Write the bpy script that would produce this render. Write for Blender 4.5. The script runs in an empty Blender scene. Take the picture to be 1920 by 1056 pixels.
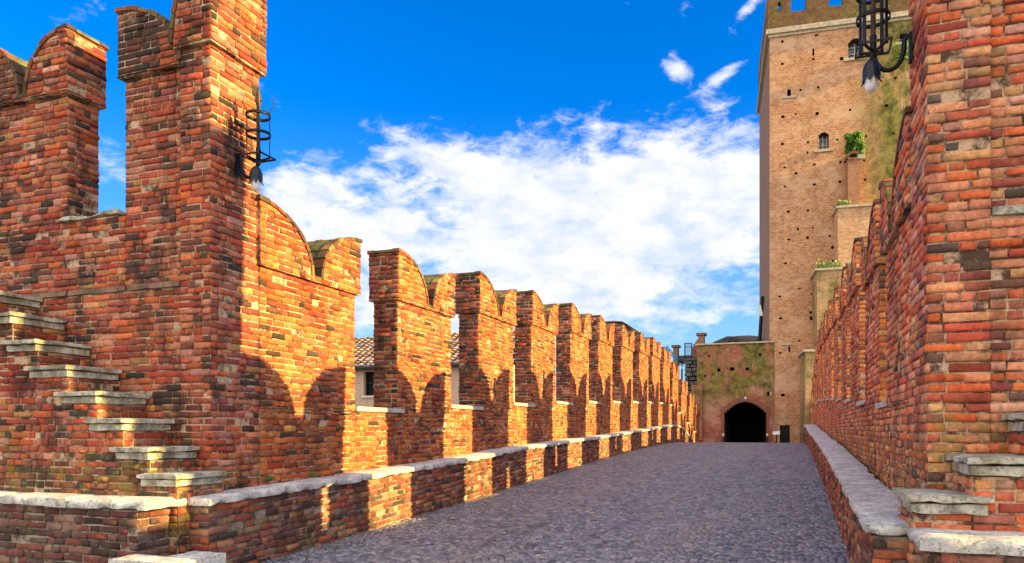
import bpy, math, random
import numpy as np
from math import sin, cos, tan, atan, atan2, pi, radians, sqrt, floor, ceil
from mathutils import Vector, noise as mnoise

S = bpy.context.scene
COL = S.collection
EYE = 1.6                       # camera height; the ground at the camera is z = 0
AL = radians(20.67); F = 1400.0; HZ = 805.0     # yaw left of the bridge axis, focal length and horizon in photo pixels

# ---------------------------------------------------------------- camera
cam = bpy.data.cameras.new('camera'); co = bpy.data.objects.new('camera', cam); COL.objects.link(co)
co.location = (0, 0, EYE); co.rotation_euler = (radians(90), 0, AL)
cam.sensor_width = 36; cam.lens = 36*F/1920; cam.shift_y = (HZ-528)/1920
cam.clip_end = 3000; cam.clip_start = 0.05
S.camera = co

# ---------------------------------------------------------------- light
SUN_EL = radians(15.2); SUN_AHEAD = 0.045
sd = bpy.data.lights.new('sun', 'SUN'); so = bpy.data.objects.new('sun', sd); COL.objects.link(so)
sd.energy = 4.5; sd.angle = radians(0.5); sd.color = (1.0, 0.72, 0.22)
dirv = Vector((-1, -SUN_AHEAD, 0)).normalized()*cos(SUN_EL) + Vector((0, 0, -sin(SUN_EL)))
so.rotation_euler = dirv.to_track_quat('-Z', 'Y').to_euler(); so.location = (30, 0, 20)

S.view_settings.view_transform = 'Standard'; S.view_settings.look = 'None'
S.view_settings.gamma = 1; S.view_settings.exposure = 1.58

W = bpy.data.worlds.new('World'); S.world = W; W.use_nodes = True
nt = W.node_tree; N = nt.nodes; LK = nt.links; N.clear()
def wn(t, **kw):
    n = N.new(t)
    for k, v in kw.items(): setattr(n, k, v)
    return n
def wmath(op, a, b=None, c=None, clamp=False):
    n = wn('ShaderNodeMath', operation=op); n.use_clamp = clamp
    for i, x in enumerate((a, b, c)):
        if x is None: continue
        if isinstance(x, (int, float)): n.inputs[i].default_value = x
        else: LK.new(x, n.inputs[i])
    return n.outputs[0]
sky = wn('ShaderNodeTexSky'); sky.sky_type = 'NISHITA'; sky.sun_disc = False
sky.sun_elevation = SUN_EL; sky.sun_rotation = radians(88); sky.altitude = 100; sky.air_density = 1.0; sky.dust_density = 0.3; sky.ozone_density = 3.0
hs = wn('ShaderNodeHueSaturation'); hs.inputs['Saturation'].default_value = 1.75; hs.inputs['Value'].default_value = 1.0
LK.new(sky.outputs[0], hs.inputs['Color'])
tint = wn('ShaderNodeMix', data_type='RGBA', blend_type='MULTIPLY'); tint.inputs[0].default_value = 1
tint.inputs[7].default_value = (0.40, 0.82, 1.18, 1)
LK.new(hs.outputs[0], tint.inputs[6])
tc = wn('ShaderNodeTexCoord'); sep = wn('ShaderNodeSeparateXYZ'); LK.new(tc.outputs['Generated'], sep.inputs[0])
X_, Y_, Z_ = sep.outputs
az = wmath('MULTIPLY', wmath('ARCTAN2', X_, Y_), 180/pi)        # degrees, negative to the left of the bridge axis
el = wmath('MULTIPLY', wmath('ARCSINE', Z_), 180/pi)
def blob(a0, e0, sa, se, amp, tilt=0.0):
    da = wmath('SUBTRACT', az, a0); de = wmath('SUBTRACT', el, e0)
    if tilt: de = wmath('ADD', de, wmath('MULTIPLY', da, tilt))
    q = wmath('ADD', wmath('POWER', wmath('ABSOLUTE', wmath('DIVIDE', da, sa)), 2.0), wmath('POWER', wmath('ABSOLUTE', wmath('DIVIDE', de, se)), 2.0))
    return wmath('MULTIPLY', wmath('EXPONENT', wmath('MULTIPLY', q, -1.0)), amp)
comb = wn('ShaderNodeCombineXYZ')
LK.new(wmath('MULTIPLY', az, 0.085), comb.inputs[0]); LK.new(wmath('MULTIPLY', el, 0.17), comb.inputs[1])
def wnoise(scale, detail, rough, off=0.0, dist=0.0):
    n = wn('ShaderNodeTexNoise'); n.inputs['Scale'].default_value = scale; n.inputs['Detail'].default_value = detail
    n.inputs['Roughness'].default_value = rough; n.inputs['Distortion'].default_value = dist
    m = wn('ShaderNodeMapping'); m.inputs['Location'].default_value = (off, off*0.7, 0)
    LK.new(comb.outputs[0], m.inputs[0]); LK.new(m.outputs[0], n.inputs['Vector'])
    return n.outputs['Fac']
n1 = wnoise(1.5, 10, 0.60, 3.3, 0.25); n2 = wnoise(5.5, 8, 0.64, 9.1, 0.4)
fb = wmath('ADD', wmath('MULTIPLY', n1, 0.58), wmath('MULTIPLY', n2, 0.42))
bias = None
for b in [(-13, 14.5, 12, 6.4, 0.35, 0.0), (-33, 14.5, 12, 4.2, 0.25, 0.12), (-5, 17.0, 6, 4.6, 0.24, 0.1), (-20, 18.0, 12, 3.4, 0.16, 0.0), (-24, 8.0, 14, 3.0, 0.22, 0.0), (-52, 8, 9, 8, 0.24, 0.0),
          (-8.4, 25.4, 1.2, 0.9, 0.25, 0.2), (-3.2, 28.2, 1.4, 0.6, 0.22, -0.7), (-4.6, 24.6, 1.6, 0.5, 0.24, -0.35), (-27, 20.0, 6, 1.3, 0.15, 0.35),
          (180, 25, 70, 34, 0.70, 0), (-150, 30, 55, 38, 0.70, 0), (140, 40, 60, 30, 0.60, 0), (80, 62, 60, 20, 0.40, 0)]:  # unseen cloud banks behind the camera and overhead, added as fill light
    o = blob(*b); bias = o if bias is None else wmath('ADD', bias, o)
dens = wmath('ADD', fb, bias)
cr = wn('ShaderNodeMapRange'); cr.interpolation_type = 'SMOOTHSTEP'
LK.new(dens, cr.inputs[0]); cr.inputs[1].default_value = 0.61; cr.inputs[2].default_value = 0.80
cs = wn('ShaderNodeMapRange'); LK.new(wnoise(2.4, 6, 0.6, 5.0), cs.inputs[0])
cs.inputs[1].default_value = 0.35; cs.inputs[2].default_value = 0.60
ccol = wn('ShaderNodeMix', data_type='RGBA'); LK.new(cs.outputs[0], ccol.inputs[0])
CLOUD = 3.5
ccol.inputs[6].default_value = (0.72*CLOUD, 0.83*CLOUD, 1.0*CLOUD, 1); ccol.inputs[7].default_value = (1.16*CLOUD, 1.14*CLOUD, 1.16*CLOUD, 1)
rear_fill = wn('ShaderNodeMapRange'); LK.new(Y_, rear_fill.inputs[0]); rear_fill.inputs[1].default_value = -0.05; rear_fill.inputs[2].default_value = -0.35
wc = wn('ShaderNodeMix', data_type='RGBA', blend_type='MULTIPLY'); LK.new(rear_fill.outputs[0], wc.inputs[0]); LK.new(ccol.outputs[2], wc.inputs[6]); wc.inputs[7].default_value = (1.95, 1.78, 1.52, 1)  # added rear clouds made brighter and warmer to strengthen the fill
# pale air near the horizon
hz = wn('ShaderNodeMapRange'); hz.interpolation_type = 'SMOOTHSTEP'; LK.new(el, hz.inputs[0])
hz.inputs[1].default_value = 24.0; hz.inputs[2].default_value = -4.0
pale = wn('ShaderNodeMix', data_type='RGBA'); LK.new(wmath('MULTIPLY', hz.outputs[0], 0.88), pale.inputs[0])
LK.new(tint.outputs[2], pale.inputs[6]); pale.inputs[7].default_value = (1.75, 2.55, 3.35, 1)
cm = wn('ShaderNodeMix', data_type='RGBA'); LK.new(wmath('MULTIPLY', cr.outputs[0], 0.97), cm.inputs[0])
LK.new(pale.outputs[2], cm.inputs[6]); LK.new(wc.outputs[2], cm.inputs[7])
bg = wn('ShaderNodeBackground'); bg.inputs['Strength'].default_value = 0.093; LK.new(cm.outputs[2], bg.inputs['Color'])
wo = wn('ShaderNodeOutputWorld'); LK.new(bg.outputs[0], wo.inputs[0])

# ---------------------------------------------------------------- pixel calibration (photo 1920 px): a ray meets a plane of the place
def ray(px, py):
    t = AL - atan((px-960)/F)
    a = (px-960)/F; dx = a*cos(AL) - sin(AL); dy = cos(AL) + a*sin(AL)
    return Vector((dx, dy, (HZ-py)/F))
def at(px, py, u=None, v=None):
    r = ray(px, py); k = (u/r.y) if u is not None else (v/r.x)
    return Vector((r.x*k, r.y*k, EYE + r.z*k))

# ---------------------------------------------------------------- mesh helper
rng = np.random.default_rng(7); random.seed(7)
class MB:
    def __init__(s): s.V = []; s.n = 0; s.Q = []; s.QM = []; s.QC = []; s.QS = []; s.P = []
    def quads(s, V, Q, mat=0, col=(1, 1, 1), smooth=False):
        V = np.asarray(V, float).reshape(-1, 3); Q = np.asarray(Q, int).reshape(-1, 4)
        s.V.append(V); s.Q.append(Q + s.n); s.n += len(V)
        k = len(Q); s.QM.append(np.full(k, mat)); s.QS.append(np.full(k, smooth))
        c = np.asarray(col, float); s.QC.append(np.tile(c, (k, 1)) if c.ndim == 1 else c)
    def poly(s, pts, mat=0, col=(1, 1, 1), smooth=False):
        s.V.append(np.asarray([tuple(p) for p in pts], float)); s.P.append((list(range(s.n, s.n+len(pts))), mat, tuple(col), smooth)); s.n += len(pts)
    def hexa(s, p, mat=0, col=(1, 1, 1)):        # 8 points, bottom ring then top ring
        s.quads([tuple(q) for q in p], [(0, 3, 2, 1), (4, 5, 6, 7), (0, 1, 5, 4), (1, 2, 6, 5), (2, 3, 7, 6), (3, 0, 4, 7)], mat, col)
    def box(s, a, b, mat=0, col=(1, 1, 1)):
        x0, y0, z0 = [min(i, j) for i, j in zip(a, b)]; x1, y1, z1 = [max(i, j) for i, j in zip(a, b)]
        s.hexa([(x0, y0, z0), (x1, y0, z0), (x1, y1, z0), (x0, y1, z0), (x0, y0, z1), (x1, y0, z1), (x1, y1, z1), (x0, y1, z1)], mat, col)
    def tube(s, pts, r, n=8, mat=0, col=(1, 1, 1)):
        pts = [Vector(p) for p in pts]; m = len(pts); R = r if isinstance(r, (list, tuple)) else [r]*m
        V = []; prev = None
        for i, p in enumerate(pts):
            t = (pts[min(i+1, m-1)] - pts[max(i-1, 0)]).normalized()
            ref = prev if prev is not None else (Vector((0, 0, 1)) if abs(t.z) < .9 else Vector((1, 0, 0)))
            a = (ref - t*ref.dot(t)).normalized(); prev = a; b = t.cross(a)
            for k in range(n): V.append(p + (a*cos(2*pi*k/n) + b*sin(2*pi*k/n))*R[i])
        Q = [(i*n+k, i*n+(k+1) % n, (i+1)*n+(k+1) % n, (i+1)*n+k) for i in range(m-1) for k in range(n)]
        s.quads([tuple(v) for v in V], Q, mat, col, True)
        s.poly(V[:n][::-1], mat, col); s.poly(V[-n:], mat, col)
    def lathe(s, c, prof, n=16, mat=0, col=(1, 1, 1)):
        V = [(c[0]+r*cos(2*pi*k/n), c[1]+r*sin(2*pi*k/n), c[2]+z) for r, z in prof for k in range(n)]
        Q = [(i*n+k, i*n+(k+1) % n, (i+1)*n+(k+1) % n, (i+1)*n+k) for i in range(len(prof)-1) for k in range(n)]
        s.quads(V, Q, mat, col, True)
    def build(s, name, mats, parent=None):
        me = bpy.data.meshes.new(name)
        V = np.concatenate(s.V); org = np.array(parent_loc(parent)); V = V - org
        Q = np.concatenate(s.Q) if s.Q else np.zeros((0, 4), int)
        nq = len(Q); li = [Q.reshape(-1)]; st = [np.arange(nq)*4]; off = nq*4
        for p, m, c, sm in s.P: li.append(np.array(p)); st.append(np.array([off])); off += len(p)
        li = np.concatenate(li); st = np.concatenate(st)
        me.vertices.add(len(V)); me.vertices.foreach_set('co', V.reshape(-1).astype('f'))
        me.loops.add(len(li)); me.loops.foreach_set('vertex_index', li.astype('i'))
        me.polygons.add(len(st)); me.polygons.foreach_set('loop_start', st.astype('i'))
        mi = np.concatenate(s.QM + [np.array([p[1] for p in s.P], int)]) if (s.QM or s.P) else []
        sm = np.concatenate(s.QS + [np.array([p[3] for p in s.P], bool)])
        cc = np.concatenate(s.QC + ([np.array([p[2] for p in s.P], float)] if s.P else []))
        me.polygons.foreach_set('material_index', mi.astype('i')); me.polygons.foreach_set('use_smooth', sm.astype(bool))
        at_ = me.attributes.new('bcol', 'FLOAT_COLOR', 'FACE')
        at_.data.foreach_set('color', np.concatenate([cc, np.ones((len(cc), 1))], 1).reshape(-1).astype('f'))
        me.update(calc_edges=True); me.validate()
        for m in (mats if isinstance(mats, (list, tuple)) else [mats]): me.materials.append(m)
        o = bpy.data.objects.new(name, me); COL.objects.link(o)
        if parent is not None: o.parent = parent
        return o
WL = {}
def parent_loc(p): return WL.get(p.name, (0, 0, 0)) if p is not None else (0, 0, 0)
def reg(o, parent):
    WL[o.name] = parent_loc(parent); return o
def tag(o, label=None, cat=None, group=None, kind=None):
    if label: o['label'] = label
    if cat: o['category'] = cat
    if group: o['group'] = group
    if kind: o['kind'] = kind
    return o
def thing(name, label, cat, loc, group=None):
    o = bpy.data.objects.new(name, None); COL.objects.link(o); o.location = loc; o.empty_display_size = .2
    WL[o.name] = tuple(loc); return tag(o, label, cat, group)
def part(mb, name, mats, parent, label=None):
    o = mb.build(name, mats, parent); reg(o, parent)
    if label: o['label'] = label
    return o

# ---------------------------------------------------------------- materials
def mat(name):
    m = bpy.data.materials.new(name); m.use_nodes = True
    t = m.node_tree; b = t.nodes['Principled BSDF']; return m, t, b
def nd(t, ty, **kw):
    n = t.nodes.new(ty)
    for k, v in kw.items():
        if k.startswith('i_'):
            key = k[2:]; n.inputs[int(key) if key.isdigit() else key].default_value = v
        else: setattr(n, k, v)
    return n
def pos(t): return t.nodes.new('ShaderNodeNewGeometry').outputs['Position']
def tnoise(t, vec, sc, det=4, ro=.6, dist=0):
    n = nd(t, 'ShaderNodeTexNoise'); n.inputs['Scale'].default_value = sc; n.inputs['Detail'].default_value = det
    n.inputs['Roughness'].default_value = ro; n.inputs['Distortion'].default_value = dist; t.links.new(vec, n.inputs['Vector']); return n.outputs['Fac']
def ramp(t, f, a, b, smooth=True):
    n = nd(t, 'ShaderNodeMapRange'); n.inputs[1].default_value = a; n.inputs[2].default_value = b
    if smooth: n.interpolation_type = 'SMOOTHSTEP'
    t.links.new(f, n.inputs[0]); return n.outputs[0]
def mix(t, f, a, b, mode='MIX'):
    n = nd(t, 'ShaderNodeMix', data_type='RGBA', blend_type=mode)
    for i, x in ((0, f), (6, a), (7, b)):
        if isinstance(x, (int, float)): n.inputs[i].default_value = x
        elif isinstance(x, tuple): n.inputs[i].default_value = (*x, 1) if len(x) == 3 else x
        else: t.links.new(x, n.inputs[i])
    return n.outputs[2]
def mth(t, op, a, b=0.0):
    n = nd(t, 'ShaderNodeMath', operation=op)
    for i, x in enumerate((a, b)):
        if isinstance(x, (int, float)): n.inputs[i].default_value = x
        else: t.links.new(x, n.inputs[i])
    return n.outputs[0]
def bump(t, b, h, st, dist=.01):
    n = nd(t, 'ShaderNodeBump'); n.inputs['Strength'].default_value = st; n.inputs['Distance'].default_value = dist
    t.links.new(h, n.inputs['Height']); t.links.new(n.outputs[0], b.inputs['Normal'])
def scaled(t, sc):
    m = nd(t, 'ShaderNodeMapping'); m.inputs['Scale'].default_value = sc; t.links.new(pos(t), m.inputs[0]); return m.outputs[0]

def m_brick(name, stain=.55, moss=.0, gain=1.0, foot=None, pale=.45, soot=(.54, .74)):
    m, t, b = mat(name); p = pos(t)
    a = nd(t, 'ShaderNodeAttribute', attribute_name='bcol').outputs['Color']
    f = ramp(t, tnoise(t, p, 28, 5, .7), .25, .75); c = mix(t, f, (.66, .60, .58), (1.25, 1.2, 1.15)); c = mix(t, 1.0, a, c, 'MULTIPLY')
    d = ramp(t, tnoise(t, p, 110, 3, .6), .58, .72); c = mix(t, mth(t, 'MULTIPLY', d, .35), c, (.42, .30, .22))
    d = ramp(t, tnoise(t, scaled(t, (1.3, 1.3, .55)), 1.5, 6, .68), soot[0], soot[1]); c = mix(t, mth(t, 'MULTIPLY', d, stain), c, (.045, .03, .028))
    d = ramp(t, tnoise(t, scaled(t, (1.6, 1.6, .35)), 1.1, 5, .7), .56, .70); c = mix(t, mth(t, 'MULTIPLY', d, stain*.9), c, (.10, .045, .035))
    big = tnoise(t, p, .75, 4, .6)
    c = mix(t, mth(t, 'MULTIPLY', ramp(t, big, .52, .66), .75), c, mix(t, 1.0, c, (.58, .42, .52), 'MULTIPLY'))
    c = mix(t, mth(t, 'MULTIPLY', ramp(t, big, .46, .34), .8), c, mix(t, 1.0, c, (1.28, 1.25, 1.15), 'MULTIPLY'))
    d = ramp(t, tnoise(t, p, 2.3, 5, .65), .58, .70); c = mix(t, mth(t, 'MULTIPLY', mth(t, 'MULTIPLY', d, ramp(t, tnoise(t, p, 30, 4, .7), .40, .62)), pale), c, (.66, .44, .34))
    if moss:
        d = ramp(t, tnoise(t, p, 1.9, 6, .7), .60-moss*.12, .72-moss*.10); e = ramp(t, tnoise(t, p, 17, 3), .35, .6)
        c = mix(t, mth(t, 'MULTIPLY', mth(t, 'MULTIPLY', d, e), .85), c, (.12, .115, .02))
    if foot:                       # moss and damp growing up from the foot of the wall in patches
        sp = nd(t, 'ShaderNodeSeparateXYZ'); t.links.new(p, sp.inputs[0])
        hh = ramp(t, mth(t, 'ADD', sp.outputs[2], mth(t, 'MULTIPLY', tnoise(t, p, 1.4, 5, .7), -1.6)), foot[0], foot[1])
        c = mix(t, mth(t, 'MULTIPLY', mth(t, 'MULTIPLY', hh, ramp(t, tnoise(t, p, 9, 4, .7), .40, .58)), .85), c, mix(t, ramp(t, tnoise(t, p, 4, 3), .4, .6), (.06, .05, .03), (.17, .16, .02)))
    if gain != 1: c = mix(t, 1.0, c, (gain,)*3, 'MULTIPLY')
    t.links.new(c, b.inputs['Base Color']); b.inputs['Roughness'].default_value = .86; b.inputs['Specular IOR Level'].default_value = .25
    h = mth(t, 'ADD', mth(t, 'MULTIPLY', tnoise(t, p, 45, 5, .7), 1.0), mth(t, 'MULTIPLY', tnoise(t, p, 160, 3, .6), .4))
    bump(t, b, h, .75, .008); return m
def m_mortar(name, col, dark=(.16, .11, .08)):
    m, t, b = mat(name); p = pos(t)
    c = mix(t, ramp(t, tnoise(t, p, 4.5, 7, .75), .42, .58), dark, col)
    c = mix(t, mth(t, 'MULTIPLY', ramp(t, tnoise(t, p, 60, 3), .45, .7), .4), c, (.10, .07, .05))
    t.links.new(c, b.inputs['Base Color']); b.inputs['Roughness'].default_value = .95; b.inputs['Specular IOR Level'].default_value = .1
    bump(t, b, tnoise(t, p, 90, 5, .7), .8, .01); return m
def m_stone(name, col=(.55, .50, .44), dark=(.22, .20, .18), moss=.0, lich=.5):
    m, t, b = mat(name); p = pos(t)
    c = mix(t, ramp(t, tnoise(t, p, 5.5, 7, .72), .36, .64), dark, col)
    c = mix(t, mth(t, 'MULTIPLY', ramp(t, tnoise(t, p, 30, 5, .75), .52, .60), lich), c, (.10, .095, .085))
    c = mix(t, mth(t, 'MULTIPLY', ramp(t, tnoise(t, p, 2.1, 3), .55, .75), .35), c, (.62, .48, .36))
    if moss: c = mix(t, mth(t, 'MULTIPLY', ramp(t, tnoise(t, p, 3.1, 6, .7), .50, .64), moss), c, (.17, .17, .03))
    t.links.new(c, b.inputs['Base Color']); b.inputs['Roughness'].default_value = .9; b.inputs['Specular IOR Level'].default_value = .2
    h = mth(t, 'ADD', tnoise(t, p, 22, 6, .75), mth(t, 'MULTIPLY', tnoise(t, p, 95, 4, .7), .5)); bump(t, b, h, .9, .015); return m
def m_plain(name, col, rough=.6, metal=0, nsc=20, var=.35, bs=.3):
    m, t, b = mat(name); p = pos(t)
    c = mix(t, ramp(t, tnoise(t, p, nsc, 5, .65), .3, .7), tuple(x*(1-var) for x in col), tuple(min(1, x*(1+var)) for x in col))
    t.links.new(c, b.inputs['Base Color']); b.inputs['Roughness'].default_value = rough; b.inputs['Metallic'].default_value = metal
    bump(t, b, tnoise(t, p, nsc*3, 4), bs, .005); return m
def m_farbrick(name, c1, c2, mort, tone, moss=None, row=.085, streak=.4, rot=0.0, pale=None):
    """brick courses for walls too far to show single bricks; object-space facade coordinates come from world x+y and z"""
    m, t, b = mat(name); p = pos(t)
    sp = nd(t, 'ShaderNodeSeparateXYZ'); t.links.new(p, sp.inputs[0]); cb = nd(t, 'ShaderNodeCombineXYZ')
    t.links.new(mth(t, 'ADD', sp.outputs[0], mth(t, 'MULTIPLY', sp.outputs[1], 1.0)), cb.inputs[0]); t.links.new(sp.outputs[2], cb.inputs[1])
    br = nd(t, 'ShaderNodeTexBrick'); t.links.new(cb.outputs[0], br.inputs['Vector'])
    br.inputs['Scale'].default_value = 1; br.inputs['Row Height'].default_value = row; br.inputs['Brick Width'].default_value = .27
    br.inputs['Mortar Size'].default_value = .012; br.inputs['Color1'].default_value = (*c1, 1); br.inputs['Color2'].default_value = (*c2, 1); br.inputs['Mortar'].default_value = (*mort, 1)
    c = br.outputs['Color']
    c = mix(t, mth(t, 'MULTIPLY', ramp(t, tnoise(t, scaled(t, (1, 1, 2.2)), 5, 6, .75), .45, .62), .7), c, tone)
    c = mix(t, mth(t, 'MULTIPLY', ramp(t, tnoise(t, scaled(t, (1, 1, 2.0)), 3.2, 6, .78), .56, .64), .6), c, tuple(x*.3 for x in c1))
    c = mix(t, mth(t, 'MULTIPLY', ramp(t, tnoise(t, scaled(t, (.7, .7, .14)), 1.3, 6, .7), .50, .75), streak), c, tuple(x*.35 for x in c1))
    if pale: c = mix(t, mth(t, 'MULTIPLY', ramp(t, tnoise(t, scaled(t, (1, 1, 1.6)), .55, 6, .72), .48, .66), .75), c, pale)
    if moss:
        lo, hi, amt, axis, a0, a1 = moss
        d = ramp(t, tnoise(t, scaled(t, (1, 1, .45)), .9, 7, .75), lo, hi)
        if axis is not None:
            g = ramp(t, sp.outputs[axis], a0, a1); d = mth(t, 'MULTIPLY', d, g)
        dk = mix(t, ramp(t, tnoise(t, p, 2.4, 5, .7), .38, .62), (.045, .075, .012), (.24, .23, .06))
        c = mix(t, mth(t, 'MULTIPLY', d, amt), c, dk)
    t.links.new(c, b.inputs['Base Color']); b.inputs['Roughness'].default_value = .92; b.inputs['Specular IOR Level'].default_value = .1
    h = mth(t, 'ADD', mth(t, 'MULTIPLY', br.outputs['Fac'], -.8), tnoise(t, p, 12, 5, .75)); bump(t, b, h, .7, .05); return m
def m_tile(name, c1, c2):
    m, t, b = mat(name)
    a = nd(t, 'ShaderNodeAttribute', attribute_name='bcol').outputs['Color']; p = pos(t)
    c = mix(t, ramp(t, tnoise(t, p, 2.5, 5, .7), .35, .65), c1, c2); c = mix(t, 1.0, c, a, 'MULTIPLY')
    t.links.new(c, b.inputs['Base Color']); b.inputs['Roughness'].default_value = .9; bump(t, b, tnoise(t, p, 14, 4), .5, .03); return m
def m_leaf(name, c):
    m, t, b = mat(name)
    a = nd(t, 'ShaderNodeAttribute', attribute_name='bcol').outputs['Color']
    t.links.new(mix(t, 1.0, a, c, 'MULTIPLY'), b.inputs['Base Color']); b.inputs['Roughness'].default_value = .6; return m
def m_cobble():
    m, t, b = mat('cobble'); p = pos(t)
    a = nd(t, 'ShaderNodeAttribute', attribute_name='bcol').outputs['Color']
    c = mix(t, ramp(t, tnoise(t, p, 40, 5, .7), .3, .7), (.7, .7, .72), (1.25, 1.22, 1.25)); c = mix(t, 1.0, a, c, 'MULTIPLY')
    c = mix(t, mth(t, 'MULTIPLY', ramp(t, tnoise(t, scaled(t, (1, .35, 1)), .8, 6, .65), .5, .68), .45), c, (.34, .29, .28))
    c = mix(t, mth(t, 'MULTIPLY', ramp(t, tnoise(t, scaled(t, (1, .3, 1)), 1.3, 5, .7), .56, .70), .55), c, (.085, .08, .095))
    t.links.new(c, b.inputs['Base Color']); b.inputs['Specular IOR Level'].default_value = .45
    r = nd(t, 'ShaderNodeMapRange'); t.links.new(tnoise(t, p, 7, 3), r.inputs[0]); r.inputs[3].default_value = .42; r.inputs[4].default_value = .72
    t.links.new(r.outputs[0], b.inputs['Roughness']); bump(t, b, tnoise(t, p, 70, 5, .7), .6, .006); return m

MORT = (.68, .46, .30)
B_WARM = m_brick('old red brick', .6, 0); B_NEAR = m_brick('old damp red brick', .88, .12, 1.0, (.75, .25), .6, (.50, .62)); B_R = m_brick('salmon red brick', .55, .1, 1.14, (1.15, .45), .45, (.52, .68)); B_LOW = m_brick('low wall brick', .85, .35); B_MOSSY = m_brick('mossy brick', .6, .55)
MO = m_mortar('lime mortar', MORT, (.10, .06, .045)); MO_LOW = m_mortar('dirty mortar', (.42, .34, .28), (.13, .10, .08))
FILL = m_farbrick('hidden brick face', (.40, .13, .07), (.30, .08, .045), (.35, .25, .19), (.22, .09, .06))
STONE = m_stone('weathered limestone', (.90, .87, .83), (.50, .48, .48), .15, .6)
STEPSTONE = m_stone('step limestone', (.70, .66, .56), (.27, .25, .21), .55, .6)
SILL = m_stone('sill limestone', (.72, .66, .58), (.45, .40, .36), .05, .2)
MOSSCAP = m_stone('mossy curved top', (.22, .20, .07), (.07, .055, .04), .95, .3)
IRON = m_plain('wrought iron', (.018, .017, .018), .5, .6, 30, .4, .4)
RUST = m_plain('rusty iron', (.10, .055, .035), .7, .3, 30, .4, .4)
COB = m_cobble(); JOINT = m_plain('cobble joint sand', (.028, .025, .026), .95, 0, 40, .4, .6)

PAL = [((.56, .150, .036), .27), ((.58, .185, .055), .22), ((.46, .078, .028), .18), ((.26, .075, .040), .12), ((.065, .045, .036), .10),
       ((.56, .26, .065), .04), ((.58, .22, .11), .04), ((.32, .080, .060), .04)]
PAL_N = [((.54, .125, .045), .22), ((.55, .20, .11), .18), ((.42, .070, .040), .20), ((.25, .070, .050), .15), ((.055, .043, .040), .13),
       ((.50, .27, .09), .03), ((.58, .27, .20), .06), ((.32, .085, .080), .05)]
PAL_DK = [((.40, .10, .045), .20), ((.42, .15, .09), .15), ((.28, .060, .04), .20), ((.15, .055, .04), .20), ((.045, .036, .034), .25)]  # shade painted into near faces of left merlons; also the sooty outer horn
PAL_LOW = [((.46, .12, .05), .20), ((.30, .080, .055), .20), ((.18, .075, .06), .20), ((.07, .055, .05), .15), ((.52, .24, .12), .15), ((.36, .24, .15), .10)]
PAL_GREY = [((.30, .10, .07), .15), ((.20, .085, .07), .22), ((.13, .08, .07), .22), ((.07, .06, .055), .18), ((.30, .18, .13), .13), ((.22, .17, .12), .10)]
PAL_BOUNCE = [((.66, .20, .045), .40), ((.66, .32, .10), .30), ((.40, .12, .05), .15), ((.12, .08, .05), .15)]  # orange bounce light painted into near faces of the right merlons
PAL_R = [((.66, .150, .050), .24), ((.66, .29, .15), .34), ((.50, .095, .055), .15), ((.28, .085, .075), .09), ((.10, .085, .07), .07),
         ((.56, .33, .14), .05), ((.60, .31, .24), .06)]
def colors(n, pal):
    w = np.array([p[1] for p in pal]); i = rng.choice(len(pal), n, p=w/w.sum()); c = np.array([p[0] for p in pal])[i]
    j = rng.choice(len(pal), n, p=w/w.sum()); c2 = np.array([p[0] for p in pal])[j]; k = rng.random((n, 1))*.35
    c = c*(1-k) + c2*k
    return np.clip(c*(1 + rng.normal(0, .14, (n, 1)))*(1 + rng.normal(0, .05, (n, 3))), .01, .9)

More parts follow.
